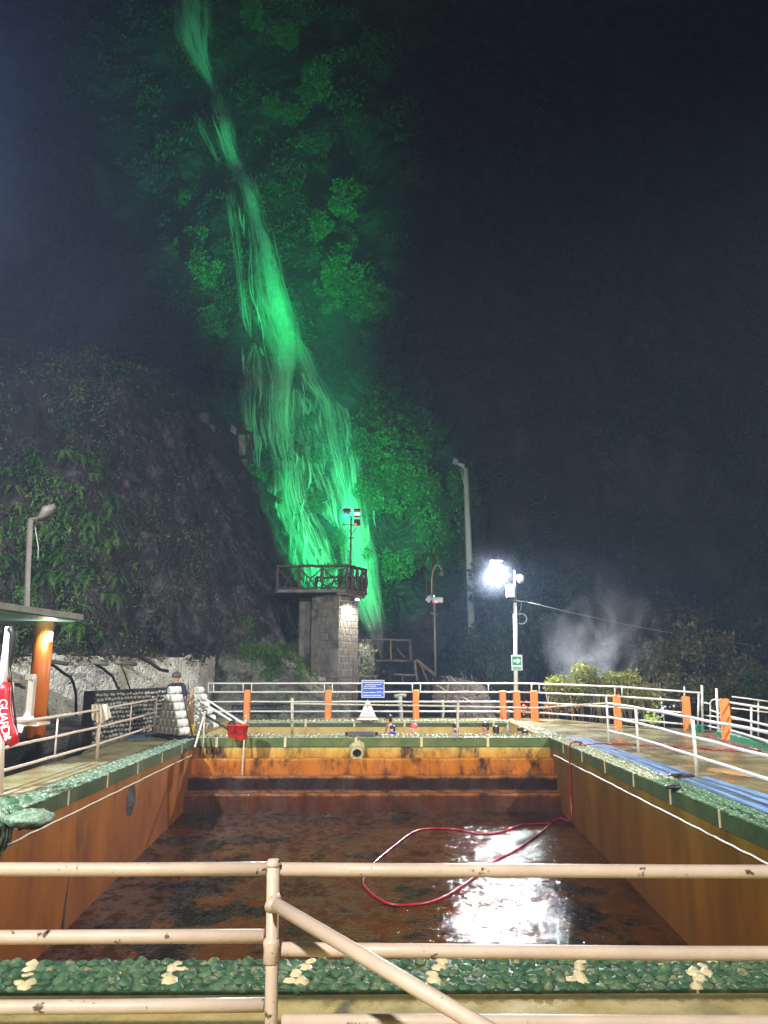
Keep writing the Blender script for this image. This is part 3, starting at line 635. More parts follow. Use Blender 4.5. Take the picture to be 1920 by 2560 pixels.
# railing between the pools
c0 = Vector((-2.02, 18.93, 0)); c1 = Vector((2.0, 18.93, 0))
t = railing("weathered single rail with two posts on the coping between the pools", M['rail_rusty'],
        [[U(733, 1759, 18.93), U(1144, 1766, 18.93), U(1340, 1770, 18.2), up(rp[0], .86)]],
        [(G(731, 1841), U(730, 1746, 18.93), .034), (G(1144, 1845), U(1145, 1752, 18.93), .034)], r=.022, jig=.004)
# far white railing with orange posts
FYv = 24.9
def onx(px, Y, z):       # the point of depth Y and height z seen at column px
    d = FW + RT * ((px - 960) / FPX); p = U(px, 1700, Y); q = U(px, 1500, Y); k = (z - p.z) / (q.z - p.z); return p + (q - p) * k
zs = (1.12, .85, .55, .25)
seq = [(520, 24.95), (617, 24.95), (820, 24.95), (1040, 24.9), (1258, 24.8), (1300, 24.7), (1337, 24.4), (1545, 22.0), (1722, 20.9)]
t = railing("white four bar railing with orange posts along the far edge of the deck", M['white_pipe'],
        [[onx(px, Y, 1.12 if px < 1500 else 1.12 - (px - 1500) * .0006) for px, Y in seq] + [onx(1752, 20.8, .97)]] + [[onx(px, Y, z - (0 if px < 1500 else (px - 1500) * .0005)) for px, Y in seq] for z in zs[1:]],
        [(onx(px, Y, .85), onx(px, Y, 1.12), .02) for px, Y in ((521, 24.95), (534, 24.95), (608, 24.95), (629, 24.95), (811, 24.95), (831, 24.95), (1031, 24.9), (1051, 24.9), (1221, 24.8), (1329, 24.4), (1348, 24.3), (1537, 22.1), (1555, 21.9), (1711, 21.0))] + [(onx(1756, 20.75, .1), onx(1755, 20.75, 1.17), .03), (onx(1745, 20.85, .15), onx(1747, 20.85, .96), .025)], r=.026, jig=.004)
pm_ = MB().bev((0, 0, .46), (.20, .20, .92), .025).mesh("orange_post", M['orange'])
pw = [(617, 24.95, "tan sided orange concrete post, leftmost on the far railing", 1.0), (820, 24.95, "orange concrete post left of the blue sign", 1.0), (1040, 24.9, "orange concrete post right of the blue sign", 1.0),
      (1258, 24.8, "orange concrete post just left of the street lamp pole", .98), (1293, 24.45, "orange concrete post at the foot of the street lamp", .98), (1337, 24.2, "orange concrete post just right of the street lamp pole", 1.0),
      (1545, 22.1, "orange concrete post in front of the yellow green shrub", .95), (1719, 20.95, "orange concrete post left of the small white gate", .95), (1817, 18.35, "orange concrete post right of the small white gate", 1.0)]
for i, (px, Y, lab, sc) in enumerate(pw):
    p = onx(px, Y, 0); o = inst("orange_post", pm_, None, (p.x, p.y - .03, 0), (0, 0, .0 if i < 3 else random.uniform(-.25, .15)), (sc, sc, sc))
    o["label"] = lab; o["category"] = "post"; o["group"] = "orange posts of the far railing"
# small gate and railings at the right
def pl(*a): return [onx(px, Y, z) for px, Y, z in a]
railing("small white pipe gate with rounded corner between two orange posts", M['white_pipe'],
        [pl((1776, 20.3, .05), (1776, 20.3, .72), (1780, 20.2, .80), (1788, 20.1, .83), (1808, 19.2, .80)), pl((1760, 20.6, .72), (1776, 20.4, .70)), pl((1760, 20.6, .40), (1800, 19.8, .40)), pl((1760, 20.6, .15), (1800, 19.8, .12)), pl((1776, 20.3, .55), (1808, 19.5, .48))],
        [(onx(1797, 19.3, -.05), onx(1791, 19.3, 1.13), .028)], r=.02, name="gate")
bpy.data.objects["gate"]["category"] = "gate"
railing("white slanting railing at the right edge beyond the gate", M['white_pipe'],
        [pl((1822, 18.3, .84), (1925, 15.2, .86), (2300, 11, .86)), pl((1822, 18.3, .52), (1925, 15.2, .54), (2300, 11, .52)), pl((1822, 18.3, .22), (1925, 15.2, .24), (2300, 11, .22))],
        [(onx(1878, 16.5, .2), onx(1878, 16.5, .85), .022), (onx(1990, 13.5, 0), onx(1990, 13.5, .86), .024)], r=.026)
railing("thin pinkish railing behind the right edge railing", M['rail_left'],
        [pl((1830, 23, .78), (1925, 22, .68)), pl((1830, 23, .45), (1925, 22, .38)), pl((1830, 23, .15), (1925, 22, .05))],
        [(onx(1896, 22.4, -.3), onx(1896, 22.4, .72), .025)], r=.02)
t = thing("green_kerb", "bright green painted kerb at the right edge of the deck", "kerb", (8, 19, 0))
for a, b, w in ((onx(1723, 20.85, 0), onx(1742, 20.1, 0), .20), (onx(1792, 18.9, 0), onx(1812, 18.4, 0), .20), (onx(1826, 18.0, 0), onx(2100, 13.0, 0), .22)):
    d = b - a; MB().bev((a + d / 2) + Vector((0.1, 0, .085)), (d.length, .22, .17), .03, math.atan2(d.y, d.x)).build("kerb_block", M['green_paint'], t)
# pool handrails
t = thing("stair_handrail", "pair of sloping white handrails above the red buckets at the pool stairs", "handrail", G(490, 1822))
Yh = 19.6
for pts in ([U(484, 1752, 20.2), U(488, 1748, 20.2), U(496, 1750, 20.1), U(589, 1808, 19.0)], [U(494, 1752, 20.4), U(499, 1746, 20.4), U(506, 1744, 20.35), U(514, 1747, 20.3), U(610, 1810, 19.0)]):
    MB().tube(pts, .024, 10).build("rail", M['white_pipe'], t, True)
MB().tube([G(489, 1822), U(491, 1749, 20.15)], .022, 8).build("post", M['rail_rusty'], t, True)
MB().tube([U(491, 1773, 20.1), U(511, 1786, 19.7)], .02, 8).build("brace", M['white_pipe'], t, True)
t = thing("pool_handrail", "slanting white grab rail with a second bar at the left corner of the steps", "handrail", U(512, 1779, 18.6))
MB().tube([U(512, 1779, 18.75), U(487, 1868, 18.0)], .022, 10).build("bar", M['white_pipe'], t, True)
MB().tube([U(511, 1781, 18.8), U(508, 1874, 18.65)], .020, 10).build("bar", M['rail_rusty'], t, True)
t = thing("pool_handrail", "tall thin pole standing on the pool steps in front of the red buckets", "pole", U(604, 1976, 18.3))
MB().tube([U(614, 1787, 18.6), U(608, 1890, 18.45), U(604, 1976, 18.35)], .021, 10).build("bar", M['rail_rusty'], t, True)
# shadowy lower run of the brace, its shade put into a dark material
MB().tube([U(514, 1788, 19.9), U(576, 1827, 19.2)], .03, 8).build("pipe", M['dark_metal'], label="shadowy brace coloured dark, leaning down to the deck behind the red buckets", category="pipe")

# ================================================================== SIGNS
t = thing("blue_sign", "blue notice board with white lettering hung on the far railing", "sign", U(933, 1722, 24.8))
p00 = U(904, 1744, 24.84); p11 = U(961, 1700, 24.84); w = p11.x - p00.x; h = p11.z - p00.z; cx, cz = (p00.x + p11.x) / 2, (p00.z + p11.z) / 2
MB().bev((cx, 24.84, cz), (w, .012, h), .004).build("board", M['sign_blue'], t)
mb = MB()
for c, d in (((cx, 24.828, cz + h / 2 - .012), (w, .008, .02)), ((cx, 24.828, cz - h / 2 + .012), (w, .008, .02)), ((cx - w / 2 + .01, 24.828, cz), (.02, .008, h - .044)), ((cx + w / 2 - .01, 24.828, cz), (.02, .008, h - .044))): mb.box(c, d)
mb.build("border", M['sign_white'], t)
for (a, b, v, hh) in ((.04, .96, .87, .05), (.16, .86, .74, .045), (.10, .64, .64, .04), (.08, .95, .53, .045), (.07, .62, .29, .045), (.08, .86, .13, .045), (.66, .92, .33, .03), (.66, .96, .27, .02)):
    mb = MB(); x = a
    while x < b - .01:
        l = min(b - x, random.uniform(.03, .11)); mb.box((cx - w / 2 + w * (x + l / 2), 24.829, cz - h / 2 + h * v), (w * l, .006, h * hh * random.uniform(.8, 1.1))); x += l + .012
    mb.build("lettering", M['sign_white'], t)
t = thing("depth_sign", "white triangular free standing sign with red PROFUNDIDAD lettering", "sign", onx(919, 24.0, 0))
c = onx(919, 24.1, 0); wz = .58
mb = MB().add([(c.x - wz / 2, 24.0, .05), (c.x + wz / 2, 24.0, .05), (c.x + .06, 24.18, .58), (c.x - .06, 24.18, .58), (c.x - wz / 2, 24.36, .05), (c.x + wz / 2, 24.36, .05)], [(0, 1, 2, 3), (5, 4, 3, 2), (0, 3, 4), (1, 5, 2)]).build("panel", M['sign_white'], t)
tilt = math.atan2(.53, .18)
def dp(z): return 24.0 + .18 * (z - .05) / .53 - .008
text("lettering", "PROFUNDIDAD", .082, (c.x, dp(.135), .135), (tilt, 0, 0), M['sign_red'], t)
text("lettering", "1.50", .10, (c.x, dp(.31), .31), (tilt, 0, 0), M['sign_grey'], t)
MB().tube([(c.x - .1, dp(.2), .20), (c.x, dp(.235), .235), (c.x + .1, dp(.2), .20)], .012, 6).build("water_mark", M['sign_grey'], t)
MB().blob((c.x, dp(.43) + .002, .43), (.03, .02, .10), 6, 4).build("arrow_mark", M['sign_red'], t)
MB().tube([(c.x - .03, 24.18, .57), (c.x, 24.18, .64), (c.x + .03, 24.18, .57)], .012, 6).build("handle", M['sign_white'], t)

# ================================================================== STREET LAMP with camera, box and SALIDA sign
SY = 25.6
t = thing("street_lamp", "lit white street lamp pole with curved arm at the far deck edge", "street lamp", onx(1291, SY, 0))
base = onx(1291, SY, -.6); top = U(1287, 1427, SY)
MB().tube([base, base.lerp(top, .5), base.lerp(top, .80)], [.075, .07, .062], 12).build("pole", M['pole_white'], t, True)
MB().tube([base.lerp(top, .80), top], [.045, .042], 10).build("pole_top", M['grey_pole'], t, True)
MB().tube([U(1286, 1430, SY), U(1268, 1421, SY), U(1252, 1415, SY)], [.032, .028, .026], 8).build("arm", M['grey_pole'], t, True)
hd = MB().blob(L_STREET + Vector((.04, .02, .12)), (.50, .24, .10), 14, 8).build("lamp_head", M['lamp_housing'], t, True)
MB().blob(L_STREET + Vector((0, -.02, .06)), (.30, .20, .05), 14, 8).build("lamp_glass", M['emit_street'], t, True)
t2 = thing("surveillance_camera", "white dome surveillance camera on the street lamp pole", "camera", U(1300, 1447, SY))
c = U(1301, 1447, SY); MB().lathe(c, [(.09, -.09), (.12, -.08), (.12, .10), (.10, .12), (.03, .13)], 14).build("housing", M['white_plastic'], t2, True)
MB().blob(c + Vector((0, 0, -.09)), (.18, .18, .16), 12, 6).build("dome", M['lamp_housing'], t2, True)
MB().tube([c + Vector((0, 0, .1)), U(1300, 1435, SY), U(1288, 1443, SY)], .02, 6).build("bracket", M['white_plastic'], t2, True)
t3 = thing("junction_box", "upright white box fixed to the left of the street lamp pole", "box", U(1275, 1478, SY))
a = U(1266, 1493, SY); b = U(1285, 1462, SY)
MB().bev(((a.x + b.x) / 2, SY - .02, (a.z + b.z) / 2), (b.x - a.x, .16, b.z - a.z), .02).build("case", M['white_plastic'], t3)
MB().tube([U(1279, 1495, SY), U(1279, 1501, SY), U(1286, 1501, SY)], .015, 6).tube([U(1284, 1470, SY), U(1289, 1470, SY)], .02, 6).build("bracket", M['grey_pole'], t3, True)
t4 = thing("exit_sign", "green SALIDA sign with a white arrow on the street lamp pole", "sign", U(1292, 1657, SY))
a = U(1279, 1676, SY - .1); b = U(1305, 1638, SY - .1); cx, cz = (a.x + b.x) / 2, (a.z + b.z) / 2; w, h = b.x - a.x, b.z - a.z
MB().bev((cx, SY - .1, cz), (w, .012, h), .004).build("board", M['sign_white'], t4)
MB().box((cx, SY - .109, cz + h * .13), (w * .82, .006, h * .58)).box((cx, SY - .109, cz - h * .35), (w * .82, .006, h * .20)).build("panel", M['sign_green'], t4)
q = w * .32; y = SY - .115; z0 = cz + h * .13
MB().add([(cx - q, y, z0 - .04), (cx + q * .2, y, z0 - .04), (cx - q * .1, y, z0 - q * .75), (cx + q * .35, y, z0 - q * .75), (cx + q * 1.15, y, z0), (cx + q * .35, y, z0 + q * .75), (cx - q * .1, y, z0 + q * .75), (cx + q * .2, y, z0 + .04), (cx - q, y, z0 + .04)], [(0, 1, 2, 3, 4, 5, 6, 7, 8)]).build("arrow", M['sign_white'], t4)
text("lettering", "SALIDA", .085, (cx, SY - .113, cz - h * .35), (R(90), 0, 0), M['sign_white'], t4)
t5 = thing("cable_bracket", "pale bracket and looped cable on the right of the street lamp pole", "bracket", U(1294, 1500, SY))
MB().tube([U(1289, 1501, SY), U(1300, 1503, SY), U(1312, 1504, SY)], .022, 6).tube([U(1304, 1506, SY), U(1302, 1520, SY), U(1298, 1532, SY)], .012, 6).build("bracket", M['cable'], t5, True)
cc = U(1304, 1547, SY)
MB().tube([cc + Vector((.17 * math.cos(a), 0, .17 * math.sin(a))) for a in np.linspace(-2.2, 2.2, 22)], .022, 6).build("cable_coil", M['cable'], t5, True)
pts = []
for i in range(30):
    k = i / 29; pts.append(U(1312 + (1960 - 1312) * k, 1504 + 120 * k - 18 * math.sin(math.pi * k) * -.6, SY + 8 * k))
MB().tube(pts, .014, 5).build("overhead_cable", M['cable'], smooth=True, label="thin cable sagging from the street lamp toward the right trees", category="cable")

# tall concrete mast
t = thing("tall_mast", "tall slightly leaning concrete mast with a floodlight bracket above the dark slope", "mast", U(1180, 1588, 44))
MB().tube([U(1180, 1588, 44), U(1172, 1370, 44), U(1164, 1172, 44)], [.22, .19, .15], 12).build("pole", M['conc_pole'], t, True)
MB().tube([U(1179, 1570, 43.75), U(1179, 1572, 43.75)], .24, 10).build("band", M['dark_metal'], t)
MB().tube([U(1166, 1190, 44), U(1162, 1172, 44), U(1148, 1162, 44), U(1140, 1155, 44)], .06, 8).tube([U(1163, 1222, 43.9), U(1152, 1172, 43.9)], .035, 6).build("bracket", M['conc_pole'], t, True)
a = U(1139, 1153, 44); MB().box(a, (.28, .3, .35), 0, .5, .5).box(a + Vector((.35, 0, -.25)), (.35, .3, .2), 0, .3, .5).build("flood_head", M['lamp_housing'], t)
# second floodlight post
LY = 30.5
t = thing("floodlight_post", "slim post with pale floodlights and a red light, far behind the deck", "light post", U(1088, 1680, LY))
MB().tube([U(1089, 1690, LY), U(1086, 1508, LY)], [.05, .04], 8).build("pole", M['grey_pole'], t, True)
MB().tube([U(1076, 1535, LY), U(1097, 1535, LY)], .02, 6).tube([U(1077, 1531, LY), U(1095, 1540, LY)], .015, 6).build("crossbar", M['grey_pole'], t, True)
a = U(1073, 1497, LY); b = U(1094, 1500, LY)
MB().box(a, (.20, .15, .26), 0, .3, .7).build("flood_head", M['lamp_housing'], t)
MB().bev(b, (.42, .2, .22), .02).build("flood_head", M['lamp_housing'], t)
MB().blob(U(1090, 1505, LY - .15), (.09, .09, .09), 8, 5).build("indicator", M['emit_red'], t, True)
MB().blob(U(1085, 1490, LY - .1), (.07, .07, .07), 8, 5).build("green_lens", M['emit_green'], t, True)
# curved garden lamp
t = thing("garden_lamp", "thin pale stem bending over with a hanging lamp, below the palm", "lamp", U(1078, 1500, 33))
MB().tube([U(1079, 1500, 33), U(1079, 1450, 33), U(1083, 1425, 33), U(1090, 1413, 33), U(1098, 1414, 33), U(1104, 1425, 33)], .035, 7).build("stem", M['bark_pale'], t, True)
MB().lathe(U(1104, 1433, 33), [(.12, -.12), (.09, 0), (.04, .12)], 10).build("lamp_shade", M['log_pale'], t, True)
MB().tube([U(1066, 1500, 33.3), U(1066, 1420, 33.3)], .03, 6).build("stem", M['bark'], t, True)

# ================================================================== TOWER
TX0 = U(848, 1600, 30.0); cxn = TX0.x; TY = 30.0
t = thing("stone_tower", "stone block tower with a bright lit side carrying a log railed platform", "tower", (cxn, TY, 0))
zt = U(848, 1482, 30).z; zb = -.4
pR = Vector((onx(893, 30.9, 0).x, 30.9)); pL = Vector((onx(775, 30.7, 0).x, 30.7)); pC = Vector((cxn, TY)); pB = pL + pR - pC
def prism(poly, z0, z1, mat, name, par, top=1.0, **kw):
    c = sum((Vector(p) for p in poly), Vector((0, 0))) / len(poly); n = len(poly)
    mb = MB().add([(x, y, z0) for x, y in poly] + [(c.x + (x - c.x) * top, c.y + (y - c.y) * top, z1) for x, y in poly], [tuple(range(n - 1, -1, -1)), tuple(range(n, 2 * n))] + [(i, (i + 1) % n, (i + 1) % n + n, i + n) for i in range(n)])
    return mb.build(name, mat, par, **kw)
core = prism([(pC.x, pC.y), (pR.x, pR.y), (pB.x, pB.y), (pL.x, pL.y)], zb, zt, M['block_mortar'], "core", t)
cenT = Vector(((pL.x + pR.x) / 2, (pL.y + pR.y) / 2, 0))
bm_ = [MB().bev((0, 0, 0), (1, 1, 1), .12).mesh("stone_block", M['block']) for _ in range(1)]
for m in bm_:
    pass
def face_blocks(a, b, cols, rows, z0, z1, thick, jx=.0, fill=1.0):
    d = Vector((b.x - a.x, b.y - a.y, 0)); L = d.length; d.normalize(); nrm = Vector((d.y, -d.x, 0)); ang = math.atan2(d.y, d.x)
    for r in range(rows):
        off = (r % 2) * .5
        for c in range(cols + (1 if off else 0)):
            x0 = max(0, (c - off) / cols); x1 = min(1, (c + 1 - off) / cols)
            if x1 - x0 < .06 or random.random() > fill: continue
            w = (x1 - x0) * L - .03; zc = z0 + (z1 - z0) * (r + .5) / rows; hh = (z1 - z0) / rows - .035
            p = Vector((a.x, a.y, zc)) + d * ((x0 + x1) / 2 * L) + nrm * (thick * random.uniform(.2, .6))
            inst("stone_block", bm_[0], t, p, (0, 0, ang), (w * random.uniform(.93, 1), thick, hh * random.uniform(.93, 1)))
face_blocks(pC, pR, 5, 17, zb + .3, zt - .02, .05)
o = prism([(pC.x - .012, pC.y - .0), (pC.x - .02, pC.y - .03), (pL.x, pL.y - .03), (pL.x, pL.y)], zb, zt, M['lava'], "rendered_face", t)
face_blocks(pL, pC, 7, 15, zb + .3, zt - .02, .06, fill=.4)
# side pier and corbels in the dark recess
a = U(760, 1640, 31.2); MB().bev((a.x, 31.5, 1.9), (.50, .5, 5.0), .05).build("pier", M['lava'], t)
# platform
zp = zt + .0
plat = [(U(688, 1480, 29.9).x, 29.9), (U(866, 1480, 29.75).x, 29.75), (U(915, 1488, 31.2).x, 31.2), (U(915, 1488, 31.2).x - .3, 33.5), (-4.6, 33.5)]
prism(plat, zp, zp + .12, M['lava'], "platform_slab", t)
prism([(pC.x - .1, pC.y - .2), (plat[1][0], plat[1][1] + .05), (plat[2][0] - .05, plat[2][1]), (pR.x, pR.y + .1)], zp - .10, zp - .003, M['log_pale'], "corbel", t)
tr = thing("log_railing", "dark rustic log railing round the tower platform", "railing", (plat[1][0], plat[1][1], zp + .12))
zr = zp + .12
def logr(a, b, r=.05, n=6, k=.03):
    a, b = Vector(a), Vector(b); pts = [a.lerp(b, i / n) + Vector((random.uniform(-k, k), random.uniform(-k, k), random.uniform(-k, k))) * (0 if i in (0, n) else 1) for i in range(n + 1)]
    return MB().tube(pts, [r * random.uniform(.85, 1.15) for _ in pts], 7)
path = [Vector(p) for p in plat[:3]]
stops_ = []
for px, Y in ((692, 29.95), (747, 29.93), (805, 29.88), (866, 29.8)): stops_.append(Vector((U(px, 1470, Y).x, Y)))
A, B = path[1], path[2]
side = [A.lerp(B, k) for k in (.28, .55, .78, 1.0)]
allp = stops_ + side; HT = .93
for p in allp: logr((p.x, p.y, zr - .1), (p.x, p.y, zr + HT), .065).build("post", M['log'], tr, True)
for a, b in zip(allp[:-1], allp[1:]):
    logr((a.x, a.y, zr + HT), (b.x, b.y, zr + HT), .055).build("rail", M['log'], tr, True)
    logr((a.x, a.y, zr + .06), (b.x, b.y, zr + .06), .04).build("rail", M['log'], tr, True)
    m = (a + b) / 2
    logr((a.x, a.y, zr + HT * .92), (m.x, m.y, zr + .42), .03).build("branch", M['log'], tr, True); logr((b.x, b.y, zr + HT * .92), (m.x, m.y, zr + .42), .03).build("branch", M['log'], tr, True)
    logr((m.x, m.y, zr + .44), (a.x * .3 + m.x * .7, a.y * .3 + m.y * .7, zr + .06), .03).build("branch", M['log'], tr, True); logr((m.x, m.y, zr + .44), (b.x * .4 + m.x * .6, b.y * .4 + m.y * .6, zr + .06), .03).build("branch", M['log'], tr, True)
bk = [Vector((U(790, 1470, 33.2).x, 33.2)), Vector((U(848, 1470, 33.2).x, 33.2)), Vector((B.x - .3, 33.2)), B]
for p in bk[:3]: logr((p.x, p.y, zr - .1), (p.x, p.y, zr + .85), .075).build("post", M['log'], tr, True)
for a, b in zip(bk[:-1], bk[1:]):
    logr((a.x, a.y, zr + .85), (b.x, b.y, zr + .85), .055).build("rail", M['log'], tr, True)
    logr((a.x, a.y, zr + .8), (b.x, b.y, zr + .1), .03).build("branch", M['log'], tr, True); logr((b.x, b.y, zr + .8), (a.x, a.y, zr + .1), .03).build("branch", M['log'], tr, True)
# lamp under the platform lighting the tower face
t = thing("wall_flood", "small pale lamp under the platform corner lighting the tower side", "lamp", U(898, 1494, 30.6))
q = U(899, 1493, 30.2); MB().bev(q, (.34, .16, .10), .02, -.3).build("housing", M['log_pale'], t)
MB().bev(U(893, 1499, 30.15), (.16, .12, .05), .01).build("lens", M['emit_white'], t)
lamp("tower_wall_light", 'SPOT', U(893, 1500, 29.85), 700, (1, .93, .84), .06, (pC.x + .35, 30.45, zt - 1.9), 120, .8)
# floodlight mast on the platform
PY = 30.6
t = thing("floodlight_mast", "thin dark mast on the tower platform carrying three floodlights", "floodlight mast", U(876, 1480, PY))
MB().tube([U(875, 1482, PY), U(878, 1292, PY)], [.045, .035], 8).build("pole", M['dark_metal'], t, True)
MB().tube([U(856, 1311, PY), U(900, 1314, PY)], .022, 6).tube([U(877, 1340, PY), U(891, 1318, PY)], .02, 6).tube([U(856, 1289, PY), U(878, 1292, PY)], .02, 6).tube([U(871, 1345, PY), U(884, 1345, PY)], .03, 6).tube([U(878, 1340, PY), U(872, 1322, PY)], .015, 6).build("bracket", M['dark_metal'], t, True)
def flood(px, py, w, h, lens, nm, par, tilt=.35):
    c = U(px, py, PY - .1); m = Euler((-tilt, 0, random.uniform(-.15, .15))).to_matrix()
    def V(x, y, z): return c + m @ Vector((x, y, z))
    w /= 2; h /= 2; d = .10
    fr = [V(-w, -d, -h), V(w, -d, -h), V(w, -d, h), V(-w, -d, h), V(-w * .6, d, -h * .6), V(w * .6, d, -h * .6), V(w * .6, d, h * .6), V(-w * .6, d, h * .6)]
    o = MB().add(fr, [(4, 5, 6, 7)[::-1], (0, 1, 5, 4), (1, 2, 6, 5), (2, 3, 7, 6), (3, 0, 4, 7)]).build(nm, M['lamp_housing'], par)
    MB().add([V(-w * .9, -d + .02, -h * .9), V(w * .9, -d + .02, -h * .9), V(w * .9, -d + .02, h * .9), V(-w * .9, -d + .02, h * .9)], [(0, 1, 2, 3)]).build("lens", lens, o)
    mb = MB()
    for k in (-.95, .95): mb.box(V(0, -d - .005, h * k), (w * 2, .02, .02)); mb.box(V(w * k, -d - .005, 0), (.02, .02, h * 2))
    mb.build("rim", M['lamp_housing'], o)
flood(867, 1279, .32, .20, M['glass_dark'], "flood_head", t)
flood(893, 1278, .30, .13, M['glass_dark'], "flood_head", t)
flood(893, 1288, .30, .16, M['emit_green'], "flood_head", t)
flood(893, 1308, .28, .30, M['glass_dark'], "flood_head", t, .1)
MB().blob(U(889, 1311, PY - .3), (.07, .07, .07), 8, 5).build("indicator", M['emit_red'], t, True)

# rustic fences beyond the far railing
def rustic(label, segs, mat, r=.05):
    t = thing("log_fence", label, "fence", segs[0][0])
    for a, b, *k in segs: logr(a, b, k[0] if k else r, 5, .02).build("log", mat, t, True)
rustic("dark rustic log fence on the slope right of the tower", [(U(892, 1600, 33), U(1028, 1600, 33)), (U(926, 1600, 33), U(926, 1680, 33)), (U(978, 1600, 33), U(978, 1650, 33)), (U(1026, 1598, 33), U(1027, 1655, 33), .07), (U(993, 1620, 32.9), U(1012, 1645, 32.9), .03), (U(895, 1652, 33.2), U(1030, 1652, 33.2))], M['log_pale'])
rustic("broken rustic log fence descending left of the dry palm thatch", [(U(1037, 1650, 30), U(1044, 1705, 30), .06), (U(1040, 1650, 30), U(1090, 1690, 30), .07), (U(1050, 1660, 29.8), U(1070, 1706, 29.8), .035), (U(985, 1687, 30), U(1040, 1687, 30), .04), (U(1006, 1690, 30), U(1008, 1710, 30), .03)], M['log_pale'])
rustic("reddish wooden rail and posts at the foot of the tower", [(U(816, 1693, 28.8), U(945, 1690, 28.8), .04), (U(886, 1655, 28.8), U(884, 1755, 28.8), .07), (U(880, 1654, 28.8), U(893, 1654, 28.8), .03), (U(938, 1690, 28.8), U(938, 1706, 28.8), .05), (U(896, 1692, 28.8), U(897, 1712, 28.8), .03)], M['log_pale'])
rustic("wooden posts under the dry palm thatch behind the railing", [(U(1119, 1712, 28.5), U(1118, 1760, 28.5), .07), (U(1158, 1745, 28), U(1182, 1760, 28), .05), (U(1122, 1690, 28.6), U(1200, 1760, 28.4), .05), (U(1090, 1712, 28), U(1130, 1735, 28), .03)], M['log_pale'])
rustic("grey concrete stumps behind the white triangular sign", [(onx(1000, 27.5, -.5), onx(1000, 27.5, .62), .09), (onx(985, 27.5, .62), onx(1015, 27.5, .62), .08), (onx(1107, 27.3, -.5), onx(1107, 27.3, .5), .05)], M['slab'])

# ruined rock pillar and boards high on the outcrop
t = thing("rock_pillar", "weathered brown masonry pillar high on the left outcrop", "pillar", U(510, 1160, 35))
mb = MB(); p = U(508, 1100, 35)
mb.bev(U(508, 1098, 35.0), (.5, .5, 2.6), .1); mb.bev(U(524, 1112, 35.1), (.45, .5, 2.0), .08); mb.build("shaft", M['lava'], t)
MB().bev(U(480, 1100, 36), (1.3, .5, 2.2), .2).build("wall", M['rock'], t)
t = thing("wire_handrail", "thin bent handrail on the cliff below the masonry pillar", "handrail", U(537, 1157, 35))
MB().tube([U(535, 1156, 34.6), U(550, 1166, 34.6), U(571, 1180, 34.6), U(582, 1205, 34.6)], .025, 6).build("rail", M['grey_pole'], t, True)
MB().tube([U(547, 1164, 34.6), U(547, 1190, 34.6)], .02, 6).tube([U(571, 1180, 34.6), U(571, 1200, 34.6)], .02, 6).build("post", M['grey_pole'], t, True)
t = thing("cliff_shelter", "small shuttered shelter with pale green boards clinging beside the waterfall", "shelter", U(605, 1120, 37))
MB().bev(U(604, 1113, 38), (.42, .1, 1.1), .03).build("board", M['slab'], t); MB().bev(U(608, 1160, 38), (.35, .1, .5), .03).build("board", M['slab'], t)
MB().bev(U(584, 1075, 38), (.3, .1, .6), .03).build("board", M['slab'], t)
MB().tube([U(570, 1050, 38), U(605, 1075, 38), U(628, 1085, 38)], .10, 6).tube([U(628, 1080, 38), U(626, 1160, 38)], .10, 6).tube([U(596, 1095, 38), U(596, 1165, 38)], .06, 6).build("frame", M['log'], t)

# ================================================================== LEFT: canopy, column, tower chair, rescue can, pole lamp
t = thing("canopy_roof", "flat concrete canopy with teal underside at the left edge", "canopy", (-8, 14, 2.5))
ca = U(208, 1552, 15.4); zc_ = ca.z + .02; zt_ = U(208, 1536, 15.4).z
poly = [(ca.x, 15.4), (-12, 17.6), (-14, 17.6), (-14, 9.2), (-6.0, 9.2)]
fl = U(0, 1541, 11.2)
poly = [(ca.x, ca.y), (U(0, 1541, 11.9).x - .3, 11.5), (-9.5, 10.5), (-14, 12), (-12.5, 17.2), (ca.x - 1.0, 17.0)]
prism(poly, zc_, zt_, M['slab'], "slab", t)
pol2 = [Vector(p) for p in poly]; cc2 = sum(pol2, Vector((0, 0))) / 6
prism([tuple(cc2 + (p - cc2) * .97) for p in pol2], zc_ - .02, zc_ - .004, M['teal'], "soffit", t)
cb_ = G(87, 1843, .3)
t = thing("orange_column", "round cornered orange column carrying the left canopy", "column", (cb_.x, cb_.y, .3))
MB().lathe((cb_.x, cb_.y, .3), [(.185, 0), (.185, zc_ - .33)], 20).build("shaft", M['orange_dark'], t, True)
t = thing("wall_lamp", "small lit wall lamp on the right side of the orange column", "wall lamp", (cb_.x + .2, cb_.y, 2.2))
lc = U(126, 1591, cb_.y - .12)
MB().bev(lc, (.075, .075, .20), .02).build("lamp_glass", M['emit_white'], t); MB().bev(U(117, 1591, cb_.y - .1), (.03, .08, .26), .008).build("back_plate", M['orange_dark'], t)
lamp("wall_lamp_light", 'POINT', lc + Vector((.0, -.10, 0)), 22, (1, .9, .75), .05)
t = thing("lifeguard_chair", "white painted wooden lifeguard chair beside the orange column", "lifeguard chair", G(55, 1880, 0))
CY = 13.2
def bar(p, q, w, name="post"):
    p, q = Vector(p), Vector(q); MB().tube([p, q], w * .7, 4).build(name, M['rail_left'] if name != "post" else M['white_plastic'], t)
MB().bev((U(76, 1760, CY).x, CY, 1.05), (.14, .09, .0), .01)
def board(px0, py0, px1, py1, Y, dy, name, mat):
    a = U(px0, py0, Y); b = U(px1, py1, Y); MB().bev(((a.x + b.x) / 2, Y, (a.z + b.z) / 2), (abs(b.x - a.x), dy, abs(b.z - a.z)), .008).build(name, mat, t)
board(68, 1685, 86, 1699, CY, .14, "arm_cap", M['white_plastic'])
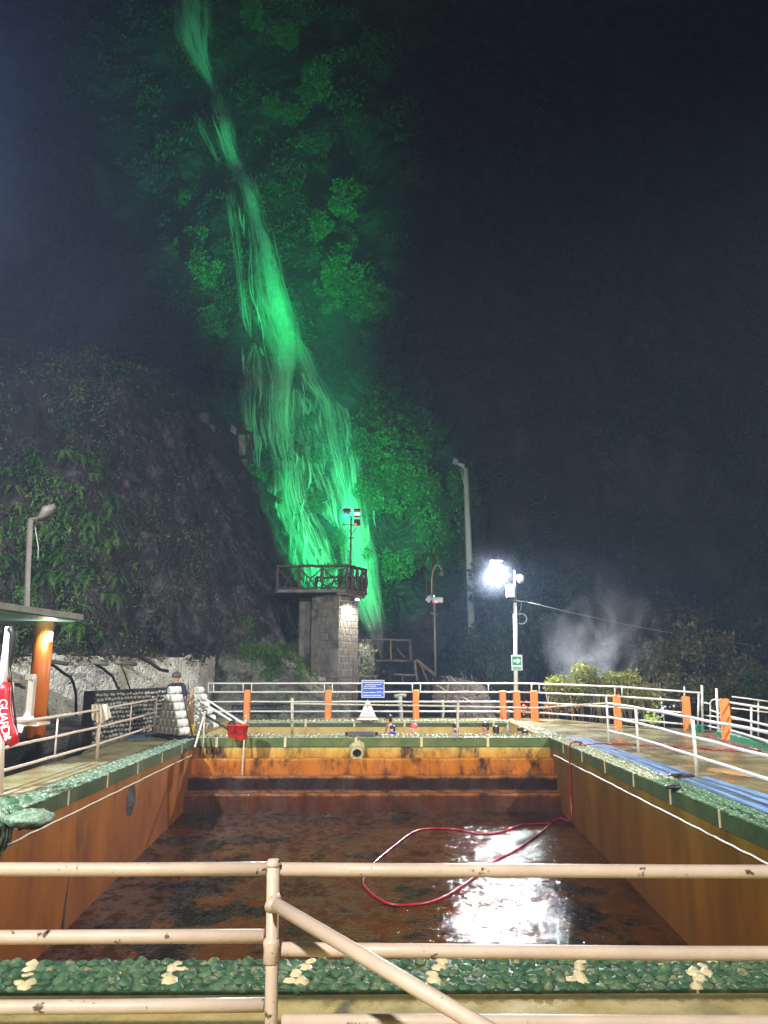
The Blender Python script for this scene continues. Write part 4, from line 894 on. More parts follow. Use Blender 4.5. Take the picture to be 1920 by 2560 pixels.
mb = MB(); a0, a1, b0, b1 = U(66, 1707, CY), U(82, 1722, CY), U(58, 1800, CY), U(76, 1800, CY)
MB().tube([U(75, 1700, CY), U(66, 1805, CY)], .065, 4).build("leg", M['white_plastic'], t)
MB().tube([U(88, 1690, CY + .25), U(78, 1800, CY + .25)], .035, 4).build("leg", M['rail_left'], t)
MB().tube([U(52, 1812, CY), U(46, 1830, CY)], .06, 4).build("leg", M['white_plastic'], t)
MB().tube([U(28, 1702, CY), U(84, 1703, CY)], .035, 4).build("rail", M['rail_left'], t)
MB().tube([U(24, 1800, CY), U(84, 1798, CY)], .05, 4).build("rail", M['rail_left'], t)
MB().tube([U(30, 1700, CY), U(28, 1800, CY)], .035, 4).build("leg", M['white_plastic'], t)
MB().bev((U(50, 1812, CY).x - .1, CY + .3, U(50, 1812, CY).z), (.75, .5, .05), .01).build("seat", M['rail_left'], t)
t = thing("white_pole", "thick white pole at the left edge holding the rescue can", "pole", G(0, 1990, 0))
MB().tube([U(2, 1760, 10.6), U(12, 1660, 10.6), U(23, 1567, 10.6)], .052, 12).build("shaft", M['white_plastic'], t, True)
MB().tube([U(-4, 1985, 10.6), U(2, 1760, 10.6)], .06, 12).build("shaft_base", M['rail_left'], t, True)
t = thing("rescue_can", "long red rescue float lettered GUARD hanging from the white pole", "rescue float", U(20, 1790, 10.4))
RY = 10.35
cen = [(20, 1706), (12, 1725), (10, 1755), (12, 1785), (17, 1815), (27, 1840), (38, 1862)]
pts = [U(px - 1, py, RY) for px, py in cen]
mb = MB(); rad = [.045, .082, .088, .088, .090, .090, .055]
nseg = 14; vs = []
for i, p in enumerate(pts):
    tt = (pts[min(i + 1, 6)] - pts[max(i - 1, 0)]).normalized(); aa = tt.cross(Vector((0, 1, 0))).normalized()
    for k in range(nseg):
        w = 2 * math.pi * k / nseg; cx_, cy_ = math.cos(w), math.sin(w)
        sx = math.copysign(abs(cx_) ** .55, cx_); sy = math.copysign(abs(cy_) ** .55, cy_)
        vs.append(p + aa * (sx * rad[i] * 1.05) + Vector((0, 1, 0)) * (sy * rad[i] * .8))
fs = []
for i in range(6):
    for k in range(nseg):
        j = (k + 1) % nseg; fs.append((i * nseg + k, i * nseg + j, i * nseg + nseg + j, i * nseg + nseg + k))
fs += [tuple(range(nseg - 1, -1, -1)), tuple(range(len(vs) - nseg, len(vs)))]
mb.add(vs, fs).build("float_body", M['red'], t, True)
for ch, px, py, rot in (("G", 7, 1758, 93), ("U", 7, 1778, 90), ("A", 7.5, 1796, 88), ("R", 9, 1812, 84), ("D", 13, 1826, 76)):
    text("lettering", ch, .155, U(px, py, RY - .078), (R(90), R(rot), 0), M['sign_white'], t)
c = U(18, 1841, RY - .082)
MB().box(c, (.10, .012, .034), 0, 0, .35).box(c + Vector((0, -.007, 0)), (.034, .012, .10), 0, 0, .35).build("cross", M['sign_white'], t)
MB().tube([U(20, 1700, RY), U(20, 1688, RY), U(22, 1700, RY)], .012, 6).build("loop", M['red'], t, True)
t = thing("black_strap", "black webbing strap tied to the white pole and hanging beside the rescue float", "strap", U(26, 1575, 10.4))
MB().tube([U(22, 1575, 10.5), U(30, 1572, 10.45), U(34, 1585, 10.45), U(31, 1610, 10.45), U(28, 1640, 10.45), U(24, 1668, 10.45), U(23, 1684, 10.45)], [.03, .06, .05, .045, .035, .018, .012], 8).build("bundle", M['black'], t, True)
MB().tube([U(24, 1668, 10.4), U(29, 1710, 10.4), U(34, 1760, 10.4), U(39, 1800, 10.4), U(43, 1838, 10.4), U(52, 1842, 10.4)], .014, 6).build("tail", M['black'], t, True)
t = thing("pole_lamp", "unlit pinkish street lamp rising behind the left canopy", "street lamp", U(65, 1520, 17.5))
YP = 17.3
MB().tube([U(66, 1560, YP), U(70, 1420, YP), U(76, 1298, YP)], .062, 4).build("pole", M['grey_pole'], t)
MB().tube([U(76, 1297, YP), U(95, 1296, YP), U(104, 1292, YP)], .03, 7).build("arm", M['grey_pole'], t, True)
a = U(106, 1290, YP); mb = MB()
q = [U(92, 1296, YP), U(104, 1291, YP), U(117, 1277, YP), U(138, 1264, YP)]
mb.tube(q, [.03, .07, .14, .06], 12).build("lamp_head", M['grey_pole'], t, True)
MB().tube([U(88, 1318, YP), U(92, 1345, YP), U(96, 1370, YP), U(95, 1400, YP)], .012, 5).build("cable", M['cable'], t, True)
# towel on the railing post
t = thing("towel", "cream towel draped over the left railing post", "towel", up(lp[1], .9))
bx, by = lp[1].x, lp[1].y
def cloth(side, w, drop, jj):
    mb = MB(); nx_, nz_ = 14, 12
    for j in range(nz_ + 1):
        v = j / nz_
        for i in range(nx_ + 1):
            u = i / nx_ - .5; f = .03 * math.sin(u * 24 + jj) * (.3 + v) + .012 * math.sin(u * 50 + 3 * v)
            mb.v.append((bx + u * w * (1 + .1 * v) + .05 * v, by + side * (.045 + .02 * v) + f * side, .96 - drop * v * (1 - .25 * abs(u) * 2) + (0 if j else .01)))
    for j in range(nz_):
        for i in range(nx_): mb.f.append((j * (nx_ + 1) + i, j * (nx_ + 1) + i + 1, (j + 1) * (nx_ + 1) + i + 1, (j + 1) * (nx_ + 1) + i))
    return mb
m1 = cloth(-1, .27, .34, 0); m2 = cloth(1, .27, .30, 2)
k = len(m1.v); m1.add(m2.v, m2.f); m1.f += [(i, k + i, k + i + 1, i + 1) for i in range(14)]
m1.build("fold", M['towel'], t, True)

# white rock wall fittings
def wp(px, py, d=.35): # a point in front of the white wall
    x = px; 
    tab = [(0, 17.6), (130, 18.8), (300, 21.6), (420, 23.2), (530, 25.2)]
    for (a, ya), (b, yb) in zip(tab[:-1], tab[1:]):
        if x <= b: break
    Y = ya + (yb - ya) * (x - a) / (b - a); return U(px, py, Y - d)
for i, (pts, lab) in enumerate((([(112, 1640), (117, 1653), (140, 1655), (168, 1660)], "pale pipe stub on the white wall right of the orange column"), ([(230, 1655), (262, 1660), (268, 1661)], "pale pipe stub at the middle of the white wall"), ([(290, 1655), (300, 1657), (340, 1661)], "pale pipe stub with grey cap near the curved black hose"))):
    MB().tube([wp(x, y, .45) for x, y in pts], .05, 8).build("pipe_stub", M['slab'], smooth=True, label=lab, category="pipe", group="pipe stubs on the white wall")
for pts, r, lab in (([(120, 1660), (135, 1664), (155, 1680), (178, 1695), (185, 1712), (190, 1735), (190, 1790)], .035, "dark hose bending down the white wall beside the orange column"),
                    ([(235, 1658), (258, 1672), (282, 1692), (292, 1715), (304, 1735)], .035, "dark hose crossing the middle of the white wall"),
                    ([(0, 1637), (110, 1640), (120, 1650)], .025, "black hose along the top of the wall behind the column"),
                    ([(270, 1634), (310, 1632), (345, 1640), (378, 1658), (400, 1674), (420, 1678)], .05, "thick curved black hose drooping across the top of the white wall"),
                    ([(302, 1662), (310, 1680), (325, 1722)], .022, "thin black cable below the capped pipe stub")):
    MB().tube([wp(x, y, .30) for x, y in pts], r, 7).build("black_hose", M['black'], smooth=True, label=lab, category="hose", group="black hoses on the white wall")
# pebble wall
t = thing("pebble_wall", "low dark wall faced with grey pebbles behind the left railing", "wall", G(300, 1840, 0))
a = G(205, 1862, -.3); b = Vector((onx(432, 21.4, 0).x, 21.4, 0)); a = Vector((onx(208, 18.0, 0).x, 18.0, 0))
d = (b - a); L = d.length; d.normalize(); ang = math.atan2(d.y, d.x)
MB().box((a + b) / 2 + Vector((0, .15, .10)), (L, .3, 2.0), ang).build("wall_body", M['mortar'], t)
nrm = Vector((d.y, -d.x, 0)); mb = MB()
pebv = [MB().blob((0, 0, 0), (1, 1, 1), 6, 3, .12).mesh("pebble", M['pebble'], smooth=True) for _ in range(5)]
cells = [(i, j) for i in range(int(L / .125)) for j in range(16)]
random.shuffle(cells); zt2 = 1.06
for n_, (i, j) in enumerate(cells):
    p = a + d * ((i + .5 + (j % 2) * .5) * .125) + nrm * .0; p = p + Vector((0, .0, 0)); z = zt2 - .06 - j * .105
    p = Vector((p.x, p.y, 0)) + nrm * .155 * 0 + Vector((0, .15, 0)) + nrm * .16
    s1 = random.uniform(.075, .105); s2 = random.uniform(.07, .095)
    q = (p.x + random.uniform(-.015, .015), p.y, z + random.uniform(-.015, .015))
    if n_ < 250: inst("pebble", random.choice(pebv), t, q, (0, random.uniform(0, 3), ang), (s1, .10, s2))
    else: mb.blob(q, (s1, .10, s2), 6, 3, .12, ang)
o = mb.build("pebbles", M['pebble'], t, True); o['kind'] = 'stuff'

# ================================================================== PROPS on the deck
# pyramid of white floats on trolley
def floats(base, label, A, B, rows=6, s=.19, ln=.15, hidden_body=False):
    t = thing("float_stack", label, "float stack", base)
    fm = MB().lathe((0, 0, -ln / 2), [(s * .40, 0), (s * .49, .012), (s * .5, .03), (s * .5, ln - .03), (s * .49, ln - .012), (s * .40, ln)], 12).mesh("float", M['float_white'], smooth=True)
    em = MB().lathe((0, 0, 0), [(s * .40, 0), (s * .38, .006), (.01, .007)], 12).mesh("float_end", M['float_end'])
    q = Vector((0, 0, 1)).rotation_difference(A).to_euler(); qn = Vector((0, 0, 1)).rotation_difference(-A).to_euler()
    for r in range(rows):
        n = r + 1; z = .17 + (rows - 1 - r) * s * .98
        for i in range(n):
            for k2 in (0, 1):
                p = Vector(base) + B * ((i - (n - 1) / 2) * s * .98) + A * ((k2 - .35) * (ln + .006)) + Vector((0, 0, z))
                f = inst("float", fm, t, p, q)
                if k2 == 0: e = inst("float_end", em, None, (0, 0, -ln / 2), (math.pi, 0, 0)); e.parent = f
    return t
A = Vector((.69, .72, 0)).normalized(); B = Vector((-.72, .69, 0)).normalized()
bp = G(418, 1848, 0); bp = Vector((bp.x + .0, bp.y + .35, 0))
t = floats(bp, "pyramid of white cylindrical floats strapped on a black trolley", A, B)
mb = MB(); ang = math.atan2(A.y, A.x)
MB().bev(bp + Vector((0, 0, .045)), (.42, 1.15, .03), .01, ang).build("trolley", M['black'], t)
for o_, w in ((-.5, .9), (.5, .9)): MB().bev(bp + A * 0.0 + B * o_ + Vector((0, 0, .03)), (.75, .06, .06), .01, ang).build("trolley_beam", M['black'], t)
for k in (-.25,):
    pts = [bp + A * .16 + B * (-.66) + Vector((0, 0, .05)), bp + A * .14 + B * (-.34) + Vector((0, 0, .72)), bp + A * .12 + B * (-.12) + Vector((0, 0, 1.26)), bp + A * .12 + B * (.12) + Vector((0, 0, 1.26)), bp + A * .14 + B * .66 + Vector((0, 0, .05))]
    MB().tube(pts, .022, 6).build("strap", M['black'], t, True)
bp2 = G(478, 1835, 0) + Vector((0, .6, 0))
t = floats(bp2, "second pyramid of white floats with a stained plywood side and yellow base", Vector((.2, .98, 0)).normalized(), Vector((-.98, .2, 0)).normalized(), rows=6, s=.18)
e0, e1, e2_ = U(470, 1812, 19.75), U(485, 1812, 19.7), U(481, 1716, 19.9)
MB().add([U(464, 1812, 19.55), U(486, 1812, 19.55), U(482, 1722, 19.75), U(478, 1722, 19.75), U(464, 1812, 19.6), U(486, 1812, 19.6), U(482, 1722, 19.8), U(478, 1722, 19.8)], [(0, 1, 2, 3), (7, 6, 5, 4), (0, 3, 7, 4), (1, 5, 6, 2), (3, 2, 6, 7), (0, 4, 5, 1)]).build("side_panel", M['rusty_wood'], t)
MB().bev(U(468, 1818, 19.45), (.36, .25, .13), .02).bev(U(475, 1834, 19.2), (.16, .4, .07), .02, .4).bev(U(462, 1835, 19.2), (.3, .08, .06), .01, -.3).build("base", M['yellow'], t)
MB().tube([U(472, 1714, 19.5), U(462, 1770, 19.4), U(452, 1800, 19.4), U(450, 1822, 19.4)], .014, 6).build("strap", M['black'], t, True)
# red buckets
def bucket(px, py, label, s):
    p = G(px, py, .06); p = Vector((p.x, p.y, .03)); t = thing("red_bucket", label, "bucket", p, "red buckets on the coping")
    MB().lathe(p, [(.10 * s, 0), (.105 * s, .01), (.135 * s, .27 * s), (.145 * s, .275 * s), (.145 * s, .30 * s), (.13 * s, .30 * s), (.125 * s, .27 * s), (.09 * s, .03)], 20).build("body", M['red_bucket'], t, True)
    MB().tube([p + Vector((-.14 * s, -.02, .26 * s)), p + Vector((-.09 * s, -.13 * s, .14 * s)), p + Vector((.02 * s, -.16 * s, .12 * s)), p + Vector((.12 * s, -.06 * s, .20 * s)), p + Vector((.14 * s, -.02, .26 * s))], .006, 5).build("handle", M['black'], t, True)
    return p
q = bucket(582, 1841, "left red bucket of the pair, with black cloth sticking out", 1.02)
MB().blob(q + Vector((-.02, .02, .32)), (.2, .18, .14), 10, 6, .15).build("black_cloth", M['black'], smooth=True, label="crumpled black cloth in the left red bucket", category="cloth")
bucket(603, 1846, "right red bucket of the pair, in front of the thin pole", 1.12)
# mats
def mat_strip(name, label, pts_l, pts_r, mat, z, th, stripes=()):
    t = thing(name, label, "mat", pts_l[0])
    n = 14; mb = MB(); Ls = [Vector(pts_l[0]).lerp(Vector(pts_l[1]), i / n) for i in range(n + 1)]; Rs = [Vector(pts_r[0]).lerp(Vector(pts_r[1]), i / n) for i in range(n + 1)]
    def strip(u0, u1, zz, m, nm):
        mb = MB()
        for i in range(n + 1):
            w = .012 * math.sin(i * 1.7)
            a = Ls[i].lerp(Rs[i], u0); b = Ls[i].lerp(Rs[i], u1)
            mb.v += [(a.x + w, a.y, zz + th), (b.x + w, b.y, zz + th), (a.x + w, a.y, z), (b.x + w, b.y, z)]
        for i in range(n):
            k = i * 4; mb.f += [(k, k + 1, k + 5, k + 4), (k, k + 4, k + 6, k + 2), (k + 1, k + 3, k + 7, k + 5)]
        mb.f += [(0, 2, 3, 1), (n * 4, n * 4 + 1, n * 4 + 3, n * 4 + 2)]
        mb.build(nm, m, t)
    strip(0, 1, z, mat, "sheet")
    for a, b in stripes: strip(a, b, z + .004, M['blue_mat_dark'], "stripe")
mat_strip("blue_mat", "long blue rubber mat with dark stripes on the right deck, farther from the camera", [G(1424, 1846, .004), G(1668, 1941, .004)], [G(1466, 1846, .004), G(1742, 1939, .004)], M['blue_mat'], .004, .008, ((.25, .33), (.68, .76)))
mat_strip("blue_mat", "blue rubber mat with wide dark stripes at the right edge of the picture", [G(1700, 1948, .004), G(2060, 2090, .004)], [G(1765, 1942, .004), G(2200, 2070, .004)], M['blue_mat'], .004, .008, ((.22, .40), (.62, .74)))
mat_strip("blue_mat", "small light blue mat on the left deck beside the black trolley", [G(310, 1848, .004), G(338, 1832, .004)], [G(372, 1846, .004), G(392, 1834, .004)], M['blue_mat'], .004, .008)
mat_strip("blue_mat", "small blue mat behind the stair handrails", [G(494, 1818, .004), G(494, 1796, .004)], [G(520, 1812, .004), G(536, 1796, .004)], M['blue_mat'], .004, .008)
c = G(1704, 1941, .01); MB().bev((c.x, c.y, .03), (.36, .12, .04), .015, -.1).build("black_strip", M['black'], label="small black strip lying between the two blue mats", category="strip")
c = G(1692, 1971, .03); MB().blob((c.x - .05, c.y, .05), (.22, .16, .06), 10, 4, .2).build("black_rag", M['black'], smooth=True, label="small black scrap on the right pool coping", category="rag")
mat_strip("tan_mat", "dark edged tan rubber mat on the right deck behind the railing post", [G(1765, 1928, .004), G(1880, 1944, .004)], [G(1775, 1920, .004), G(1905, 1938, .004)], M['rusty_wood'], .004, .006)
# red hose
hz = lambda px, py: (lambda p: p)(None)
def FL(px, py):          # on the sloping pool floor
    z = -1.8
    for _ in range(12): p = G(px, py, z); z = zfl(min(p.y, 17.9))
    return Vector((p.x, p.y, z + .016))
def smooth(pts, n=6):
    out = []; P = [Vector(p) for p in pts]; P = [P[0]] + P + [P[-1]]
    for i in range(1, len(P) - 2):
        for k in range(n):
            t_ = k / n; a, b, c, d = P[i - 1], P[i], P[i + 1], P[i + 2]
            out.append(.5 * ((2 * b) + (c - a) * t_ + (2 * a - 5 * b + 4 * c - d) * t_ ** 2 + (3 * b - a - 3 * c + d) * t_ ** 3))
    out.append(P[-2]); return out
deckpts = [G(x, y, .015) for x, y in ((1745, 1824), (1765, 1838), (1800, 1849), (1840, 1860), (1885, 1872), (1902, 1877), (1880, 1879), (1780, 1873), (1680, 1867), (1560, 1860), (1500, 1860), (1450, 1864))]
cx0 = XR + .1
ed = G(1412, 1856, .08)
edge = [Vector((XR + .25, ed.y + .05, .075)), Vector((XR + .05, ed.y - .02, .085)), Vector((XR - .035, ed.y - .03, -.05)), Vector((XR - .04, ed.y - .03, -.5)), Vector((XR - .06, ed.y - .06, -1.0)), Vector((XR - .10, ed.y - .12, -1.45))]
flp = [FL(x, y) for x, y in ((1395, 2048), (1350, 2085), (1285, 2130), (1238, 2155), (1160, 2215), (1100, 2250), (1040, 2264), (972, 2262), (922, 2230), (908, 2205), (925, 2170), (985, 2118), (1045, 2078), (1125, 2074), (1205, 2086), (1260, 2080), (1308, 2064), (1380, 2060))]
MB().tube(smooth(deckpts + edge + flp), .019, 7).build("garden_hose", M['hose'], smooth=True, label="dark red hose looping from the right deck down onto the wet pool floor", category="hose")
# bottles
def bottle(px, py, Y, label, h, mat):
    p = onx(px, Y, py); t = thing("bottle", label, "bottle", p)
    MB().lathe(p, [(.035, 0), (.04, .01), (.04, h * .6), (.018, h * .8), (.016, h * .93)], 12).build("body", mat, t, True)
    MB().lathe(p + Vector((0, 0, h * .93)), [(.02, 0), (.02, h * .08)], 10).build("cap", M['white_plastic'], t)
bottle(1270, .05, 19.2, "clear bottle with white cap on the coping between the pools", .30, M['lamp_housing'])
bottle(1271, .05, 24.3, "dark bottle beside the orange post at the back of the occupied pool", .30, M['concrete_box'])
# ================================================================== PEOPLE
def body(name, verts, edges, radii, mat, parent):
    me = bpy.data.meshes.new(name); off = root_loc(parent); me.from_pydata([tuple(Vector(v) - off) for v in verts], edges, []); me.materials.append(mat)
    o = bpy.data.objects.new(name, me); COL.objects.link(o); o.parent = parent
    sk = o.modifiers.new("skin", 'SKIN'); sk.use_smooth_shade = True
    for i, r in enumerate(radii):
        d = me.skin_vertices[0].data[i]; d.radius = (r, r) if not isinstance(r, tuple) else r; d.use_root = (i == 0)
    ss = o.modifiers.new("sub", 'SUBSURF'); ss.levels = 1; ss.render_levels = 2
    return o
def bather(px, py, Y, face, label, hair, skin, cap=False, lean=0, arms='down', s=1.0, extra=None, clothes=None, ear=True, show=.55):
    """px, py: crown of the head. face: heading of the face in radians (0 = toward the camera, + = to picture left)."""
    top = U(px, py, Y); t = thing("person", label, "person", (top.x, top.y, top.z - .62 * s))
    F = Vector((-math.sin(face), -math.cos(face), 0)); S = Vector((F.y, -F.x, 0)); Z = Vector((0, 0, 1))
    hc = top - Z * .115 * s; nk = hc - Z * .14 * s - F * .02 * s; sh = nk - Z * .06 * s - F * lean * .03
    ch = sh - Z * .14 * s - F * lean * .08; be = ch - Z * .22 * s - F * lean * .12; hp = be - Z * .14 * s
    V = [hp, be, ch, sh, nk, hc - Z * .055 * s + F * .012 * s, hc + Z * .02 * s - F * .008 * s]
    E = [(0, 1), (1, 2), (2, 3), (3, 4), (4, 5), (5, 6)]
    Rr = [(.15 * s, .11 * s), (.13 * s, .095 * s), (.15 * s, .11 * s), (.10 * s, .08 * s), .052 * s, .072 * s, (.082 * s, .095 * s)]
    for sg in (-1, 1):
        a = sh + S * sg * .175 * s - Z * .02 * s
        if arms == 'edge' and sg > 0: el = a + F * .20 * s - Z * .06 * s; hd = el + F * .24 * s + S * -.1 * s + Z * .02
        elif arms == 'edge': el = a + F * .16 * s - Z * .14 * s; hd = el + F * .22 * s
        elif arms == 'knee': el = a + F * .10 * s - Z * .24 * s; hd = el + F * .20 * s - S * sg * .05
        else: el = a + S * sg * .05 * s - Z * .24 * s; hd = el + F * .15 * s - Z * .18 * s
        n = len(V); V += [a, el, hd, hd + (hd - el).normalized() * .09 * s]; E += [(3, n), (n, n + 1), (n + 1, n + 2), (n + 2, n + 3)]; Rr += [.062 * s, .045 * s, .032 * s, .026 * s]
    body("body", V, E, Rr, skin, t)
    # face: nose, eyes, mouth, ears
    f0 = hc + F * .088 * s
    mb = MB().blob(f0 + F * .012 * s - Z * .015 * s, (.026 * s, .036 * s, .05 * s), 8, 5)
    mb.blob(hc + S * .086 * s - Z * .01 * s, (.02 * s, .03 * s, .055 * s), 8, 5); mb.blob(hc - S * .086 * s - Z * .01 * s, (.02 * s, .03 * s, .055 * s), 8, 5)
    mb.build("face", skin, t, True)
    mb = MB()
    for sg in (-1, 1): mb.blob(f0 + S * sg * .032 * s + Z * .012 * s - F * .002, (.022 * s, .012 * s, .010 * s), 6, 4)
    mb.build("eyes", M['hair'], t, True); MB().blob(f0 - Z * .055 * s - F * .002, (.045 * s, .02 * s, .010 * s), 8, 4).build("mouth", M['pink_cap'] if not cap else M['skin'], t, True)
    rz = math.atan2(F.y, F.x) - math.pi / 2
    mb = MB().blob(hc + Z * .045 * s - F * .022 * s, (.19 * s, .215 * s, .17 * s), 14, 8, .03, rz)
    if not cap: mb.blob(hc - Z * .03 * s - F * .055 * s, (.165 * s, .13 * s, .16 * s), 12, 7, .03, rz)
    mb.build("swim_cap" if cap else "hair", hair, t, True)
    if clothes:
        MB().lathe(be - Z * .02, [(.145 * s, -.14 * s), (.150 * s, 0), (.168 * s, .16 * s), (.15 * s, .28 * s)], 14, Vector((0, 0, 1))).build("swimwear", clothes, t, True)
    return t
bather(970, 1786, 22.2, 1.45, "tall bare chested bather with wet black hair facing left, knees drawn up", M['hair'], M['skin'], arms='knee', lean=.4)
bather(980, 1813, 21.4, 1.2, "small child in pale pink swimwear beside the tall bather", M['hair'], M['skin2'], s=.8, clothes=M['swim_pink'])
MB().blob(U(984, 1837, 19.75), (.30, .18, .14), 10, 6, .1).build("swim_ring", M['swim_blue'], smooth=True, label="royal blue swim bundle at the pool edge below the child", category="swimwear")
bather(1033, 1809, 21.2, 1.3, "bather wearing a coral red swim cap facing left", M['pink_cap'], M['skin2'], cap=True, s=.95, lean=.3, arms='edge')
bather(1138, 1808, 21.3, .5, "bather with short black hair partly hidden behind the thin rail post", M['hair'], M['skin2'], arms='down')
bather(1212, 1806, 21.2, 1.0, "bare shouldered man resting bent arms forward and looking left", M['hair'], M['skin'], arms='edge', lean=.3)
bather(1239, 1815, 21.0, 3.0, "bather seen from behind as round black hair, right of the man with bent arms", M['hair'], M['skin'])
bather(1299, 1818, 20.6, 1.1, "small dark haired bather with goggles near the right pool corner", M['hair'], M['skin'], s=.85)
bather(1313, 1826, 20.3, 2.8, "rightmost bather, black hair only showing above the coping", M['hair'], M['skin'], s=.85)
# the standing person behind the float pyramids
tp = U(444, 1698, 20.0)
t = thing("person", "standing person with grey tousled hair and navy shirt bending behind the white floats", "person", (tp.x, 20.0, 0))
Z = Vector((0, 0, 1)); X = Vector((1, 0, 0)); Yv = Vector((0, 1, 0)); b0 = Vector((tp.x + .04, 20.05, 0))
hp = b0 + Z * .72; V = [hp, hp + Z * .20 - Yv * .02, hp + Z * .38 - X * .02 - Yv * .06, hp + Z * .47 - X * .04 - Yv * .1]; E = [(0, 1), (1, 2), (2, 3)]; Rr = [(.15, .12), (.15, .11), (.17, .12), (.11, .09)]
for sg in (-1, 1):
    a = V[3] + X * sg * .18 - Z * .02; el = a + X * sg * .06 - Z * .27 - Yv * .05; n = len(V); V += [a, el]; E += [(3, n), (n, n + 1)]; Rr += [.075, .055]
bd = body("shirt", V, E, Rr, M['navy'], t)
V = [hp, hp - Z * .05]; E = [(0, 1)]; Rr = [(.15, .12), (.16, .12)]
for sg in (-1, 1):
    n = len(V); V += [hp + X * sg * .09 - Z * .1, hp + X * sg * .10 - Z * .42, hp + X * sg * .11 - Z * .78, hp + X * sg * .12 - Z * .81 - Yv * .14]; E += [(1, n), (n, n + 1), (n + 1, n + 2), (n + 2, n + 3)]; Rr += [.095, .07, .05, .04]
body("trousers", V, E, Rr, M['black'], t)
hc = hp + Z * .66 - X * .06 - Yv * .14
V = [hp + Z * .46 - X * .04 - Yv * .1, hc - Z * .12, hc - Z * .05 - Yv * .01, hc + Z * .02]; body("head", V, [(0, 1), (1, 2), (2, 3)], [.06, .055, .075, (.082, .095)], M['skin'], t)
for sg in (-1, 1):
    a = hp + Z * .45 + X * (sg * .24 - .04) - Yv * .15 - Z * .27
    body("forearm", [a, a - Z * .05 - Yv * .2, a - Z * .07 - Yv * .28], [(0, 1), (1, 2)], [.045, .032, .03], M['skin'], t)
MB().blob(hc + Z * .06 + Yv * .02, (.24, .25, .19), 14, 8, .14).build("hair", M['hair_grey'], t, True)
MB().blob(hc - Yv * .095 - Z * .015, (.03, .04, .05), 8, 5).build("nose", M['skin'], t, True)

# ================================================================== WATERFALL
def ribbon(mb, pts, ws, back, uo):
    vs0 = len(mb.v); L = 0
    for i, p in enumerate(pts):
        if i: L += (p - pts[i - 1]).length
        d = (pts[min(i + 1, len(pts) - 1)] - pts[max(i - 1, 0)]).normalized(); sd = d.cross(Vector((0, 1, .3))).normalized()
        w = ws[i] / 2
        for k, u in ((-1, .001), (0, .5), (1, .999)):
            q = p + sd * w * k + Vector((0, (-.10 * ws[i] if k == 0 else 0) + back, 0)); mb.v.append(tuple(q)); mb.uv.append((u + uo, L))
    for i in range(len(pts) - 1):
        k = vs0 + i * 3; mb.f += [(k, k + 1, k + 4, k + 3), (k + 1, k + 2, k + 5, k + 4)]
def interp(path, k):        # path of (px, py, width px)
    k = k * (len(path) - 1); i = min(int(k), len(path) - 2); t_ = k - i; a, b = path[i], path[i + 1]
    return tuple(a[j] + (b[j] - a[j]) * t_ for j in range(len(a)))
def flow(mb, path, back, wscale=1.0, jit=0, n=None, uo=0.0, off=0):
    length = sum(math.hypot(b[0] - a[0], b[1] - a[1]) for a, b in zip(path[:-1], path[1:])); n = n or max(4, int(length / 14)); pts, ws = [], []
    for i in range(n + 1):
        px, py, w = interp(path, i / n)
        ph = uo * 3.7
        px += off * w + jit * 1.1 * float(fbm(py / 40, ph, 0, 3))
        p = hit(px, py); p.y -= 1.0; pts.append(p); sc = (p - Vector((0, 0, H))).length * 0 + p.y / FPX * 1.12 * math.hypot(1, 0)
        ws.append(max(.03, w * wscale * sc) * min(1, (i + .35) / (.12 * n + 1)) * min(1, (n - i + .3) / (.16 * n + 1)))
    for _ in range(3): pts = [pts[0]] + [(pts[i - 1] + pts[i] * 2 + pts[i + 1]) / 4 for i in range(1, len(pts) - 1)] + [pts[-1]]
    ribbon(mb, pts, ws, back, uo)
main = [(470, -200, 100), (478, -40, 112), (485, 60, 112), (492, 110, 96), (505, 160, 58), (528, 220, 26), (548, 262, 44), (556, 300, 56), (566, 340, 62), (580, 400, 52), (608, 450, 50), (632, 510, 52), (645, 580, 58), (662, 640, 76), (672, 720, 100), (690, 800, 116), (708, 860, 112), (712, 920, 90), (708, 980, 56), (706, 1060, 34), (712, 1130, 16)]
brL = [(700, 880, 60), (702, 940, 46), (700, 1000, 46), (705, 1060, 54), (712, 1110, 56), (720, 1150, 46), (724, 1210, 40), (730, 1270, 46), (745, 1310, 40), (765, 1365, 36), (790, 1420, 38), (808, 1470, 36), (822, 1510, 30)]
brL2 = [(718, 1110, 30), (745, 1150, 26), (754, 1200, 26), (758, 1260, 30), (775, 1300, 34), (800, 1350, 36), (822, 1410, 36), (838, 1470, 36), (850, 1510, 30)]
brM = [(725, 830, 50), (750, 900, 50), (772, 950, 42), (792, 985, 26), (800, 1000, 16), (812, 1010, 14)]
brR = [(812, 1005, 24), (822, 1050, 26), (830, 1100, 28), (842, 1160, 24), (852, 1210, 26), (864, 1250, 26), (876, 1300, 36), (890, 1350, 50), (902, 1420, 56), (915, 1480, 44), (930, 1540, 40), (945, 1600, 30), (955, 1650, 20)]
brR2 = [(842, 1014, 26), (858, 1040, 32), (868, 1100, 36), (878, 1160, 42), (888, 1230, 46), (896, 1300, 50), (905, 1370, 46), (918, 1440, 40)]
brL3 = [(640, 870, 60), (632, 930, 60), (640, 985, 70), (630, 1060, 40), (645, 1130, 36), (655, 1190, 26)]
sideL = [(568, 460, 14), (582, 500, 30), (590, 560, 32), (598, 640, 22), (606, 720, 24), (620, 800, 30), (632, 860, 40)]
sideL2 = [(490, 290, 8), (512, 340, 22), (535, 385, 16), (552, 430, 8)]
wf = thing("waterfall", "tall thin waterfall lit bright green, splitting in two over the dark ledge", "waterfall", hit(700, 900))
mb = MB(); mb.uv = []
